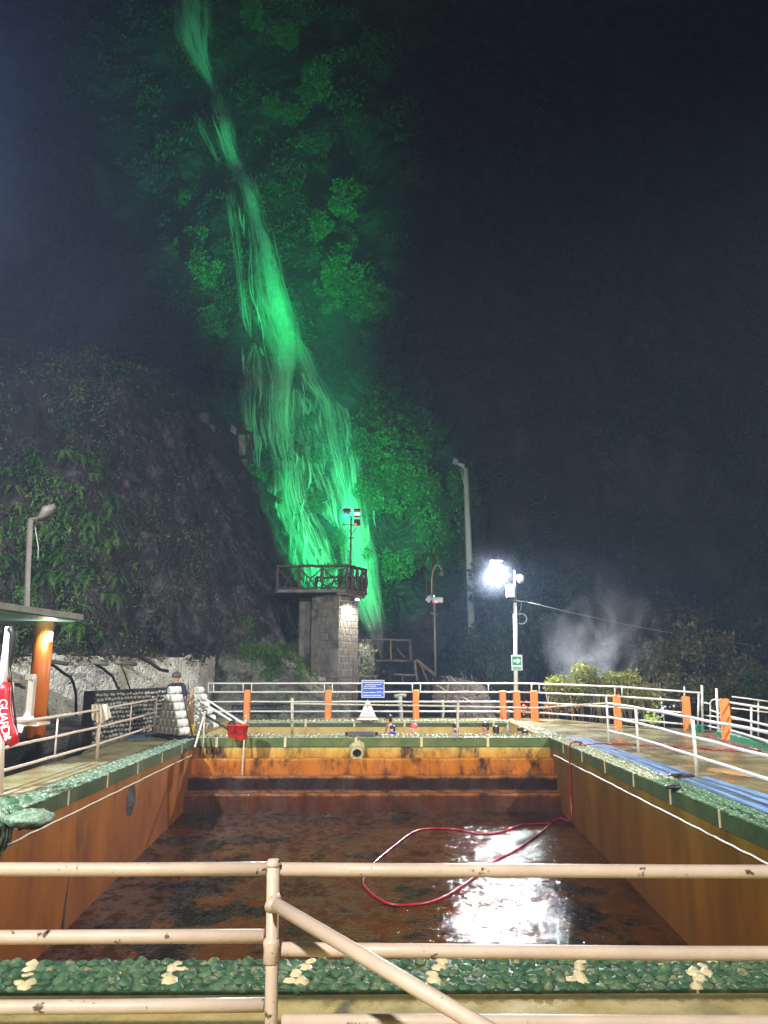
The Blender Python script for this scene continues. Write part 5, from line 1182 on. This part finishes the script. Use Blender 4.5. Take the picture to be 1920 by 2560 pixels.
for p, b, ws, uo in ((main, 0, 1.05, 0), (main, .15, .8, 1), (main[:6], .1, 1.1, 16), (brL, 0, 1.2, 2), (brL2, 0, 1.1, 3), (brM, 0, 1.1, 4), (brR, 0, 1.1, 5), (brR2, 0, 1.1, 6), (brL3, .1, 1.1, 7), (sideL, 0, 1.1, 8), (sideL2, 0, 1.1, 9), ([(740, 850, 34), (768, 920, 38), (798, 980, 38), (818, 1020, 36), (832, 1070, 34), (842, 1120, 26)], -.05, 1.3, 11), ([(690, 1180, 60), (705, 1260, 70), (735, 1340, 80), (770, 1420, 80), (800, 1490, 70)], .3, 1.3, 14), ([(740, 980, 60), (770, 1080, 70), (800, 1200, 70), (840, 1320, 70)], .4, 1.2, 15), (brL, .2, 1.7, 12), (brR, .2, 1.6, 13), (brR[5:], -.1, 1.5, 10)): flow(mb, p, b, ws, 3, uo=uo)
mb.build("water_veil", M['veil'], wf, True)
mb = MB(); mb.uv = []; uo = 20
for p, n in ((main[6:], 7), (brL, 5), (brL2, 3), (brM, 3), (brR, 4), (brR2, 3), (brL3, 3), (sideL, 2), (sideL2, 1)):
    for i in range(n):
        a = random.uniform(0, .7); b = min(1, a + random.uniform(.15, .5)); sub = [interp(p, a + (b - a) * k / 9) for k in range(10)]
        lo = random.uniform(-.48, .48); w = random.uniform(.03, .12) * (1 if len(p) > 12 else 1.5)
        sub = [(x + lo * ww, y, ww) for x, y, ww in sub]; flow(mb, sub, -.15, w * random.uniform(.5, 1.2), 7, uo=uo); uo += 1
for _ in range(110):
    src = random.choice([brL, brL, brL2, brR, brR2, brL3, brM, main[9:]]); k0 = random.uniform(0, .85); x, y, w = interp(src, k0); x += random.gauss(0, 1) * 24 - 4; y += random.uniform(-10, 10); ln = random.uniform(25, 95)
    flow(mb, [(x, y, 3), (x + random.uniform(-4, 6), y + ln * .3, 10), (x + random.uniform(-4, 10), y + ln * .7, 9), (x + random.uniform(-4, 14), y + ln, 3)], -.15, random.uniform(.5, 1.0), 5, uo=uo); uo += 1
core = [(x + (2 if y < 600 else 14), y, w) for x, y, w in main]
for k in range(3): flow(mb, core[6 + k:], -.1, .42, 3, uo=uo); uo += 1
mb.build("water_strands", M['strand'], wf, True)

# ================================================================== VEGETATION
def leaves(mb, n, fn, size, asp=.45, droop=.3, tri=False):
    """fn() -> (point, outward vector); folded diamond leaves"""
    for _ in range(n):
        r = fn()
        if r is None: continue
        p, o = r; l = size * random.uniform(.6, 1.35)
        d = (Vector(o) * .7 + Vector((random.gauss(0, .6), random.gauss(0, .6), random.gauss(-droop, .6)))).normalized()
        s_ = d.cross(Vector((random.gauss(0, .5), random.gauss(0, .5), 1))).normalized() * l * asp; nn = d.cross(s_).normalized() * l * .12
        p = Vector(p); k = len(mb.v)
        mb.v += [tuple(p), tuple(p + d * l * .5 + s_ * .5 + nn), tuple(p + d * l), tuple(p + d * l * .5 - s_ * .5 + nn)]; mb.f += [(k, k + 1, k + 2), (k, k + 2, k + 3)]
def crown_mesh(name, n, size, mat, clumps=9, sq=(1, 1, 1), seed=0, asp=.5, cr=(.25, .5)):
    random.seed(seed); cs = []
    for _ in range(clumps):
        v = Vector((random.gauss(0, 1), random.gauss(0, 1), random.gauss(0, 1))).normalized() * random.uniform(.25, .75); cs.append((Vector((v.x * sq[0], v.y * sq[1], v.z * sq[2])), random.uniform(*cr)))
    def f():
        c, r = random.choice(cs); v = Vector((random.gauss(0, 1), random.gauss(0, 1), random.gauss(0, 1))).normalized(); return c + v * r * random.uniform(.6, 1.0), v
    mb = MB(); leaves(mb, n, f, size, asp); return mb.mesh(name, mat)
def tree(px, py, Y, rad, mesh, label, cat, group, trunk=True, base=None, name="tree", sc=(1, 1, 1), P=None):
    P = P or U(px, py, Y); bz = base if base is not None else P.z - rad * 1.6
    t = thing(name, label, cat, (P.x, P.y, bz), group)
    inst("crown", mesh, t, P, (0, 0, random.uniform(0, 6.28)), (rad * sc[0], rad * sc[1], rad * sc[2]))
    if trunk:
        q = Vector((P.x, P.y, bz)); mb = MB(); mb.tube([q, q.lerp(P, .6) + Vector((.08 * rad, 0, 0)), P], [.07 * rad, .05 * rad, .03 * rad], 6)
        for _ in range(4):
            e = P + Vector((random.uniform(-.6, .6), random.uniform(-.4, .4), random.uniform(-.1, .6))) * rad; mb.tube([q.lerp(P, .65), e], [.03 * rad, .01 * rad], 5)
        mb.build("trunk", M['bark'], t, True)
    return t
# ground cover on the cliffs (nobody could count it)
rs = np.random.default_rng(5)
mb = MB(); random.seed(11)
def cliff_cover(n, xr, zr_, size, dens, mb):
    X_ = rs.uniform(*xr, n); Z_ = rs.uniform(*zr_, n); d = fbm(X_ / 2.6, Z_ / 2.6, 6.6, 3); k = d > dens
    for x, z in zip(X_[k], Z_[k]):
        y = cliffY(x, z)
        p = Vector((x, y - .2, z)); pts.append(p)
pts = []
cliff_cover(34000, (-26, -4), (-1, 44), .5, .22, mb); cliff_cover(16000, (-4, 10), (-1, 44), .5, .38, mb)
cliff_cover(18000, (-30, 16), (40, 86), .5, .2, mb)
cliff_cover(14000, (10, 40), (-2, 40), .5, .1, mb)
it = iter(pts)
for p in pts:
    for q in range(2): leaves(mb, 1, lambda: (p + Vector((random.gauss(0, .25), random.uniform(-.5, .1), random.gauss(0, .25))), (0, -1, .2)), .30 if p.z < 44 else .42, .45)
print("cliff leaves", len(mb.f) // 2)
mb.build("cliff_scrub", M['leaf_cliff'], kind='stuff', label="scrub and creepers covering the far cliff")
# plants hanging over the top of the whitewashed wall
mbw = MB(); random.seed(77); wp_ = lerp_path(wpath, np.linspace(.3, 5.2, 900))
for q in wp_:
    if float(vnoise(q[0] * 1.2, q[1] * 1.2, 0)) > .15:
        p = Vector((q[0], q[1] + .15, 1.93 + random.gauss(0, .08)))
        leaves(mbw, 2, lambda: (p + Vector((random.gauss(0, .06), random.gauss(-.02, .1), random.gauss(0, .07))), (0, -.7, .2)), .12, .45, .3)
mbw.build("wall_top_scrub", M['leaf_brown'], kind='stuff', label="dry plants along the top of the whitewashed wall")
# cover on the near outcrop
OY_, OX_ = OUT.shape[0], OUT.shape[1]; mb = MB(); mb2 = MB()
du = OUT[:, 2:] - OUT[:, :-2]; dv = OUT[2:] - OUT[:-2]
for _ in range(60000):
    j = random.randrange(8, OY_ - 8); i = random.randrange(20, OX_ - 60); P = OUT[j, i]
    if P[1] > 34: continue
    left = 1 / (1 + math.exp((P[0] + 9.5) / 1.3)); w = vn = float(vnoise(P[0] / 1.1, P[1] / 1.1, P[2] / 1.1))
    if P[2] < 2.1: continue
    if random.random() > (.34 + .5 * left) * (1 - .55 / (1 + math.exp(-(P[2] - 10) / 1.2))): continue
    if w < .05 - .5 * left: continue
    p = Vector(P) + Vector((0, -.1, 0)); sz = .13 if left < .5 else .17
    leaves(mb if left > .4 or random.random() < .3 else mb2, 2, lambda: (p + Vector((random.gauss(0, .12), random.gauss(0, .1), random.gauss(0, .12))), (0, -1, .1)), sz, .35, .5)
mb.build("outcrop_scrub", M['leaf_fern'], kind='stuff', label="green creeping plants over the left outcrop")
mb2.build("outcrop_dry_scrub", M['leaf_brown'], kind='stuff', label="brownish dry plants over the left outcrop")
# ferns on the outcrop, each a plant
def fern_mesh(seed, fr=9, L=1.0):
    random.seed(seed); mb = MB()
    for f in range(fr):
        az = random.uniform(-1.9, 1.9) - math.pi / 2; d = Vector((math.cos(az), math.sin(az), 0)); n = 12; prev = Vector((0, 0, 0)); l = L * random.uniform(.7, 1.1); up_ = random.uniform(.2, .9)
        for k in range(1, n + 1):
            u = k / n; p = d * l * u * .8 + Vector((0, 0, l * (up_ * u - 1.0 * u * u))); t_ = (p - prev).normalized(); sd = t_.cross(Vector((0, 0, 1))).normalized() * (.16 * l * math.sin(math.pi * min(1, u * .95 + .08)))
            for sg in (-1, 1):
                i = len(mb.v); mb.v += [tuple(prev), tuple(prev.lerp(p, .75)), tuple(p + sd * sg + t_ * .05 - Vector((0, 0, .02)))]; mb.f.append((i, i + 1, i + 2))
            prev = p
    return mb.mesh("fern", M['leaf_fern'])
fm = [fern_mesh(s_) for s_ in (1, 2, 3, 4)]
random.seed(21)
def on_outcrop(px, py):
    d = FW + RT * ((px - 960) / FPX) + UP * ((1280 - py) / FPX); d.normalize()
    from mathutils.bvhtree import BVHTree
    return OB.ray_cast(Vector((0, 0, H)), d)[0]
from mathutils.bvhtree import BVHTree
_o = bpy.data.objects["rock_outcrop"]; OB = BVHTree.FromPolygons([v.co.copy() for v in _o.data.vertices], [tuple(p.vertices) for p in _o.data.polygons])
k = 0; tries = 0
while k < 95 and tries < 900:
    tries += 1; px = random.gauss(170, 110); py = random.gauss(1330, 120)
    if not (-20 < px < 360 and 1080 < py < 1620): continue
    p = on_outcrop(px, py)
    if p is None: continue
    s_ = random.uniform(.45, 1.0); o = inst("fern", random.choice(fm), None, p + Vector((0, -.05, 0)), (random.uniform(-.3, .3), random.uniform(-.3, .3), random.uniform(-.6, .6)), (s_, s_, s_))
    o["label"] = "lit green fern hanging on the left rock outcrop behind the pole lamp"; o["category"] = "fern"; o["group"] = "ferns on the left rock outcrop"; k += 1
# trees on the cliff beside the fall
cm = [crown_mesh("crown", 1700, .13, M['leaf_tree'], 15, (1, .8, 1.15), s_, .6, (.16, .40)) for s_ in (31, 32, 33)]
spots = [(850, 690, 55), (900, 735, 50), (940, 770, 60), (985, 800, 50), (690, 290, 40), (740, 310, 50), (790, 240, 60), (860, 540, 55), (800, 590, 40), (640, 60, 60), (720, 110, 55),
         (935, 960, 70), (985, 985, 70), (1035, 1010, 60), (960, 1040, 70), (1010, 1080, 75), (1060, 1090, 60), (985, 1150, 70), (1040, 1190, 60), (1000, 1250, 60), (955, 1230, 50), (930, 1130, 50),
         (490, 620, 50), (520, 700, 60), (545, 820, 55), (510, 880, 50), (560, 940, 45), (470, 520, 45), (560, 1230, 35), (640, 1210, 40), (690, 1260, 35), (690, 1360, 40), (735, 1440, 35), (620, 730, 30), (1090, 1300, 60), (1150, 1220, 60), (1120, 1380, 60), (830, 1440, 30), (805, 1260, 32), (800, 1150, 28), (775, 1060, 28), (845, 1350, 28)]
random.seed(5)
ORD = "topmost second third fourth fifth sixth seventh eighth ninth tenth eleventh twelfth thirteenth fourteenth fifteenth sixteenth seventeenth eighteenth nineteenth twentieth".split()
cnt_ = {}
random.seed(44)
for _ in range(26): spots.append((random.uniform(900, 1090), random.uniform(900, 1420), random.uniform(30, 50)))
for _ in range(14): u_ = random.random(); spots.append((780 + 230 * u_ + random.gauss(0, 30), 640 + 240 * u_ + random.gauss(0, 40), random.uniform(25, 42)))
ORD += ['%s' % w for w in 'twenty-first twenty-second twenty-third twenty-fourth twenty-fifth twenty-sixth twenty-seventh twenty-eighth twenty-ninth thirtieth thirty-first thirty-second thirty-third thirty-fourth thirty-fifth thirty-sixth thirty-seventh thirty-eighth thirty-ninth fortieth forty-first forty-second forty-third forty-fourth forty-fifth forty-sixth'.split()]
for i, (px, py, r) in enumerate(sorted(spots, key=lambda q: q[1])):
    P = hit(px, py); rad = r * P.y / FPX * (1.25 if px > 780 else 1.0)
    side = "right of" if px > 770 else ("left of" if px < 640 else "close beside"); hgt = "high up" if py < 500 else ("halfway up" if py < 950 else "low down")
    k_ = (side, hgt); cnt_[k_] = cnt_.get(k_, -1) + 1; o_ = ORD[min(cnt_[k_], len(ORD) - 1)]
    tree(px, py, P.y, rad, cm[i % 3], f"leafy cliff shrub {side} the green waterfall {hgt}, {o_}{'' if o_ == 'topmost' else ' from the top'} there", "shrub", f"cliff shrubs {side} the waterfall, {hgt}", P=P + Vector((0, -.9 * rad, 0)), name="cliff_shrub", base=P.z - rad * .8)
# dark trees behind the street lamp
cd = [crown_mesh("crown", 2200, .13, M['leaf_dark'], 16, (1, 1, 1), s_, .55, (.2, .42)) for s_ in (41, 42)]
ct = [crown_mesh("crown", 2600, .115, M['leaf_tan'], 18, (1, 1, 1), s_, .55, (.18, .38)) for s_ in (51, 52, 53)]
for i, (px, py, Y, r, lab) in enumerate([(1215, 1620, 33, 1.3, "dark leafy tree left of the street lamp pole"), (1300, 1560, 35, 1.7, "dark leafy tree directly behind the SALIDA sign"), (1255, 1690, 31, 1.0, "low dark bush below the SALIDA sign"), (1375, 1600, 36, 1.5, "dark leafy tree behind the steam, right of the street lamp"),
                                 (1440, 1500, 42, 2.2, "dim tree on the slope above the steam"), (1330, 1440, 42, 2.2, "dim tree on the slope behind the security camera"), (1230, 1470, 41, 1.8, "dim tree between the tall mast and the street lamp"), (1530, 1640, 34, 1.4, "dark tree behind the yellow green shrub")]):
    tree(px, py, Y, r, cd[i % 2], lab, "tree", None, base=-2.5)
for i, (px, py, Y, r, sc, lab) in enumerate([(1640, 1650, 30, 1.5, (1, 1, 1), "olive brown tree right of the shrub, behind the railing"), (1690, 1590, 31, 1.2, (.9, 1, 1.1), "tallest olive brown tree crown on the right"), (1760, 1640, 29, 1.5, (1, 1, 1), "broad olive brown tree behind the white gate"), (1840, 1690, 28, 1.4, (1, 1, 1), "olive brown tree above the right orange post"),
                                 (1790, 1560, 34, 1.4, (1.1, 1, .8), "dim tree crown behind the right group of trees"), (1890, 1600, 33, 1.5, (1, 1, 1), "dim tree crown at the right edge of the picture"), (1905, 1730, 26, 1.0, (1, 1, 1), "green bush at the right edge above the railing"), (1700, 1730, 27, .9, (1.2, 1, .8), "low olive bush behind the gate post"), (1590, 1590, 33, 1.1, (1, 1, .9), "dim tree between the steam and the olive brown trees"), (1990, 1650, 30, 1.8, (1, 1, 1), "olive brown tree cut by the right edge"), (1790, 1740, 26, .9, (1.3, 1, .8), "low dark bush between the gate and the right post")]):
    tree(px, py, Y, r, (ct[i % 3] if i not in (4, 5, 6) else cd[i % 2]), lab, "tree", None, base=-2.5, sc=sc)
# yellow-green shrub behind the railing
random.seed(3)
csh = [crown_mesh("crown", 900, .20, M['leaf_shrub'], 10, (1, 1, .8), s_, .5, (.3, .5)) for s_ in (61, 62)]
for i, (px, py, r, lab) in enumerate([(1400, 1715, .62, "yellow green shrub, leftmost behind the railing"), (1455, 1700, .70, "bright yellow green shrub second from the left behind the railing"), (1520, 1708, .66, "yellow green shrub in the middle behind the railing"), (1580, 1715, .66, "yellow green shrub behind the right orange posts"), (1625, 1745, .5, "small yellow green shrub at the right end of the row")]):
    Y = 26.3 - .5 * i * .3; P = U(px, py, Y); t = thing("shrub", lab, "shrub", (P.x, P.y, -.3)); inst("crown", csh[i % 2], t, P, (0, 0, i * 1.3), (r, r, r * .95))
    inst("crown", csh[(i + 1) % 2], t, P - Vector((0, -.1, .55)), (0, 0, i), (r * .9, r * .7, r * .7))
    mb = MB()
    for q in range(9): x = P.x + random.uniform(-.5, .5) * r * 1.5; logr; mb.tube([(x * .6 + P.x * .4, P.y, -.4), (x, P.y - .05, .35), (x + random.uniform(-.2, .2), P.y, 1.1)], .018, 5)
    mb.build("stems", M['bark_pale'], t, True)
for i, (px, py, Y, mat, n, sz, r, nm, lab) in enumerate([(1632, 1788, 21.6, 'leaf_lit', 55, .11, .22, "lime_plant", "lime leaved plant with bright light put into its colour, at the foot of the far railing"), (1658, 1768, 21.9, 'leaf_white', 40, .10, .20, "white_lit_leaves", "white-lit leaves beside the lime leaved plant, the light put into their colour"),
                                   (1315, 1795, 26.0, 'leaf_orange', 60, .12, .22, "orange_plant", "orange leaved plant between two orange posts"), (1372, 1798, 25.8, 'leaf_orange', 60, .10, .30, "orange_plant", "orange leaved plant right of the orange posts"), (1430, 1803, 25.6, 'leaf_orange', 40, .09, .28, "orange_plant", "sparse orange leaves under the yellow green shrubs")]):
    random.seed(70 + i); P = onx(px, Y, .25 if py > 1780 else .5); mb = MB()
    leaves(mb, n, lambda: (P + Vector((random.gauss(0, r * .6), random.gauss(0, r * .3), random.gauss(0, r * .45))), (0, -1, .3)), sz, .7, 0)
    mb.tube([(P.x, P.y, -.5), P], .015, 5); mb.build(nm, M[mat], label=lab, category="plant")
# palm below the slope
def palm(px, py, Y, r, lab):
    P = U(px, py, Y); t = thing("palm", lab, "palm", (P.x, P.y, P.z - 3)); MB().tube([P - Vector((0, 0, 3)), P], [.06, .05], 6).build("trunk", M['bark'], t, True)
    mb = MB(); random.seed(9)
    for f in range(9):
        az = f * .7; d = Vector((math.cos(az), math.sin(az), 0)); prev = P.copy()
        for k in range(1, 9):
            u = k / 8; p = P + d * r * u + Vector((0, 0, r * (.5 * u - .9 * u * u))); tt = (p - prev).normalized(); sd = tt.cross(Vector((0, 0, 1))).normalized() * .22 * r * (1 - u * .5)
            for sg in (-1, 1):
                i = len(mb.v); mb.v += [tuple(prev), tuple(prev.lerp(p, .6)), tuple(p + sd * sg - Vector((0, 0, .06)))]; mb.f.append((i, i + 1, i + 2))
            prev = p
    mb.build("fronds", M['leaf_cliff'], t)
palm(1082, 1388, 34, 1.0, "small palm above the bent garden lamp")
# dry thatch heap
t = thing("thatch_heap", "heap of dry grey palm thatch behind the far railing", "thatch", U(1130, 1700, 28.5)); random.seed(13)
mb = MB(); P = U(1130, 1700, 28.8); Q = U(1215, 1800, 28.0)
mb.blob(P.lerp(Q, .3) + Vector((0, .4, -.2)), (2.2, 1.2, 1.2), 20, 10, .06)
for _ in range(900):
    u = random.random(); c = P.lerp(Q, u) + Vector((random.gauss(-.1, .32), random.uniform(-.3, .2), random.gauss(0, .18))); d = Vector((random.gauss(.6, .4), random.gauss(0, .2), random.gauss(-.7, .3))).normalized() * random.uniform(.25, .6)
    s_ = d.cross(Vector((0, 1, 0))).normalized() * .018; i = len(mb.v); mb.v += [tuple(c - s_), tuple(c + s_), tuple(c + d)]; mb.f.append((i, i + 1, i + 2))
mb.build("thatch", M['thatch'], t)
# bright grass on the mound and outcrop foot
mb = MB(); random.seed(17)
def tuft(px0, px1, py0, py1, n, Yf):
    for _ in range(n):
        px = random.uniform(px0, px1); py = random.uniform(py0, py1); p = None
        d = FW + RT * ((px - 960) / FPX) + UP * ((1280 - py) / FPX); d.normalize()
        best = None
        for B in (OB, MBV):
            h_ = B.ray_cast(Vector((0, 0, H)), d)
            if h_[0] is not None and (best is None or h_[3] < best[1]): best = (h_[0], h_[3])
        if best is None: continue
        p = best[0]
        leaves(mb, 6, lambda: (p + Vector((random.gauss(0, .08), -.05, random.gauss(0, .06))), (0, -.6, .6)), .15, .22, -.2)
_m = bpy.data.objects["rock_mound"]; MBV = BVHTree.FromPolygons([v.co.copy() for v in _m.data.vertices], [tuple(p.vertices) for p in _m.data.polygons])
tuft(600, 750, 1615, 1650, 260, 0); tuft(660, 700, 1640, 1700, 70, 0); tuft(740, 775, 1650, 1705, 90, 0); tuft(610, 640, 1540, 1640, 50, 0)
mb.build("grass_tufts", M['grass'], kind='stuff', label="bright green grass tufts on the mossy rocks")
MB().blob(U(912, 1665, 31.9), (1.0, 1.0, 2.0), 16, 10, .22).build("boulder", M['rock_wet'], smooth=True, label="mossy boulder right of the tower foot", category="boulder")
random.seed(19); mb = MB(); c = U(918, 1660, 31.2)
leaves(mb, 160, lambda: (c + Vector((random.gauss(0, .22), random.gauss(0, .2), random.gauss(0, .5))), (0, -1, .2)), .14, .5); mb.build("moss_plants", M['leaf_shrub'], kind='stuff', label="yellowish plants on the boulder right of the tower")

# ================================================================== AIR: haze and steam
def volume(name, mat_col, dens, noise=None, aniso=0.0, soft=False):
    m = bpy.data.materials.new(name); m.use_nodes = True; nt = m.node_tree; N = nt.nodes; L = nt.links
    N.remove(N["Principled BSDF"]); v = N.new("ShaderNodeVolumePrincipled"); v.inputs["Color"].default_value = (*mat_col, 1); v.inputs["Density"].default_value = dens; v.inputs["Anisotropy"].default_value = aniso
    L.new(v.outputs[0], N["Material Output"].inputs["Volume"])
    if noise:
        tc = N.new("ShaderNodeTexCoord"); n = N.new("ShaderNodeTexNoise"); n.inputs["Scale"].default_value = noise; n.inputs["Detail"].default_value = 1.6; n.inputs["Distortion"].default_value = 1.0; L.new(tc.outputs["Object"], n.inputs["Vector"])
        r = ramp(nt, [(0, (1, 1, 1)), (1, (1, 1, 1))] if soft else [(.49, (0, 0, 0)), (.74, (1, 1, 1))]); L.new(n.outputs["Fac"], r.inputs[0])
        ln = N.new("ShaderNodeVectorMath"); ln.operation = 'LENGTH'; L.new(tc.outputs["Object"], ln.inputs[0])
        mr = N.new("ShaderNodeMapRange"); mr.inputs["From Min"].default_value = .0 if soft else .25; mr.inputs["From Max"].default_value = .97; mr.inputs["To Min"].default_value = 1; mr.inputs["To Max"].default_value = 0; L.new(ln.outputs["Value"], mr.inputs["Value"])
        a = N.new("ShaderNodeMath"); a.operation = 'MULTIPLY'; L.new(r.outputs[0], a.inputs[0]); L.new(mr.outputs[0], a.inputs[1])
        b = N.new("ShaderNodeMath"); b.operation = 'MULTIPLY'; b.inputs[1].default_value = dens; L.new(a.outputs[0], b.inputs[0]); L.new(b.outputs[0], v.inputs["Density"])
    return m
HAZE = True
if HAZE:
    MB().box((5, 45, 44), (240, 160, 100)).build("haze", volume("night_haze", (.46, .66, 1.0), .0018), kind='stuff', label="thin night mist")
    for i, (px, py, Y, r, d, lab) in enumerate([(1500, 1590, 27.5, (2.3, 1.3, 2.7), 1.9, "pale steam cloud rising behind the street lamp"), (885, 1650, 28.6, (1.1, .7, 1.6), 1.0, "thin steam drifting right of the tower"), ]):
        o = inst("steam", MB().blob((0, 0, 0), (2, 2, 2), 24, 12).mesh("steam", volume("steam_%d" % i, (.9, .93, 1), d, 1.5)), None, U(px, py, Y), (0, 0, 0), r); o['kind'] = 'stuff'; o['label'] = lab
    o = inst("mist", MB().blob((0, 0, 0), (2, 2, 2), 24, 12).mesh("mist", volume("lamp_halo_mist", (.72, .80, 1.0), .05, .5, soft=True)), None, L_STREET + Vector((-.1, .3, -.1)), (0, 0, 0), (1.2, 1.0, 1.2)); o['kind'] = 'stuff'; o['label'] = "mist ball added round the lit street lamp for its halo"  # volume added to give the lamp a halo
    o = MB().blob((0, 0, 0), (2, 2, 2), 24, 12).mesh("mist", volume("added_glow_mist", (.50, .62, 1.0), .10, .8)); o = inst("mist", o, None, (-11.5, 18, 16), (0, 0, 0), (8.5, 5, 12)); o['kind'] = 'stuff'; o['label'] = "bluish mist volume added before the left cliff for the upper left glow"  # local mist added to catch the blue beam and glow
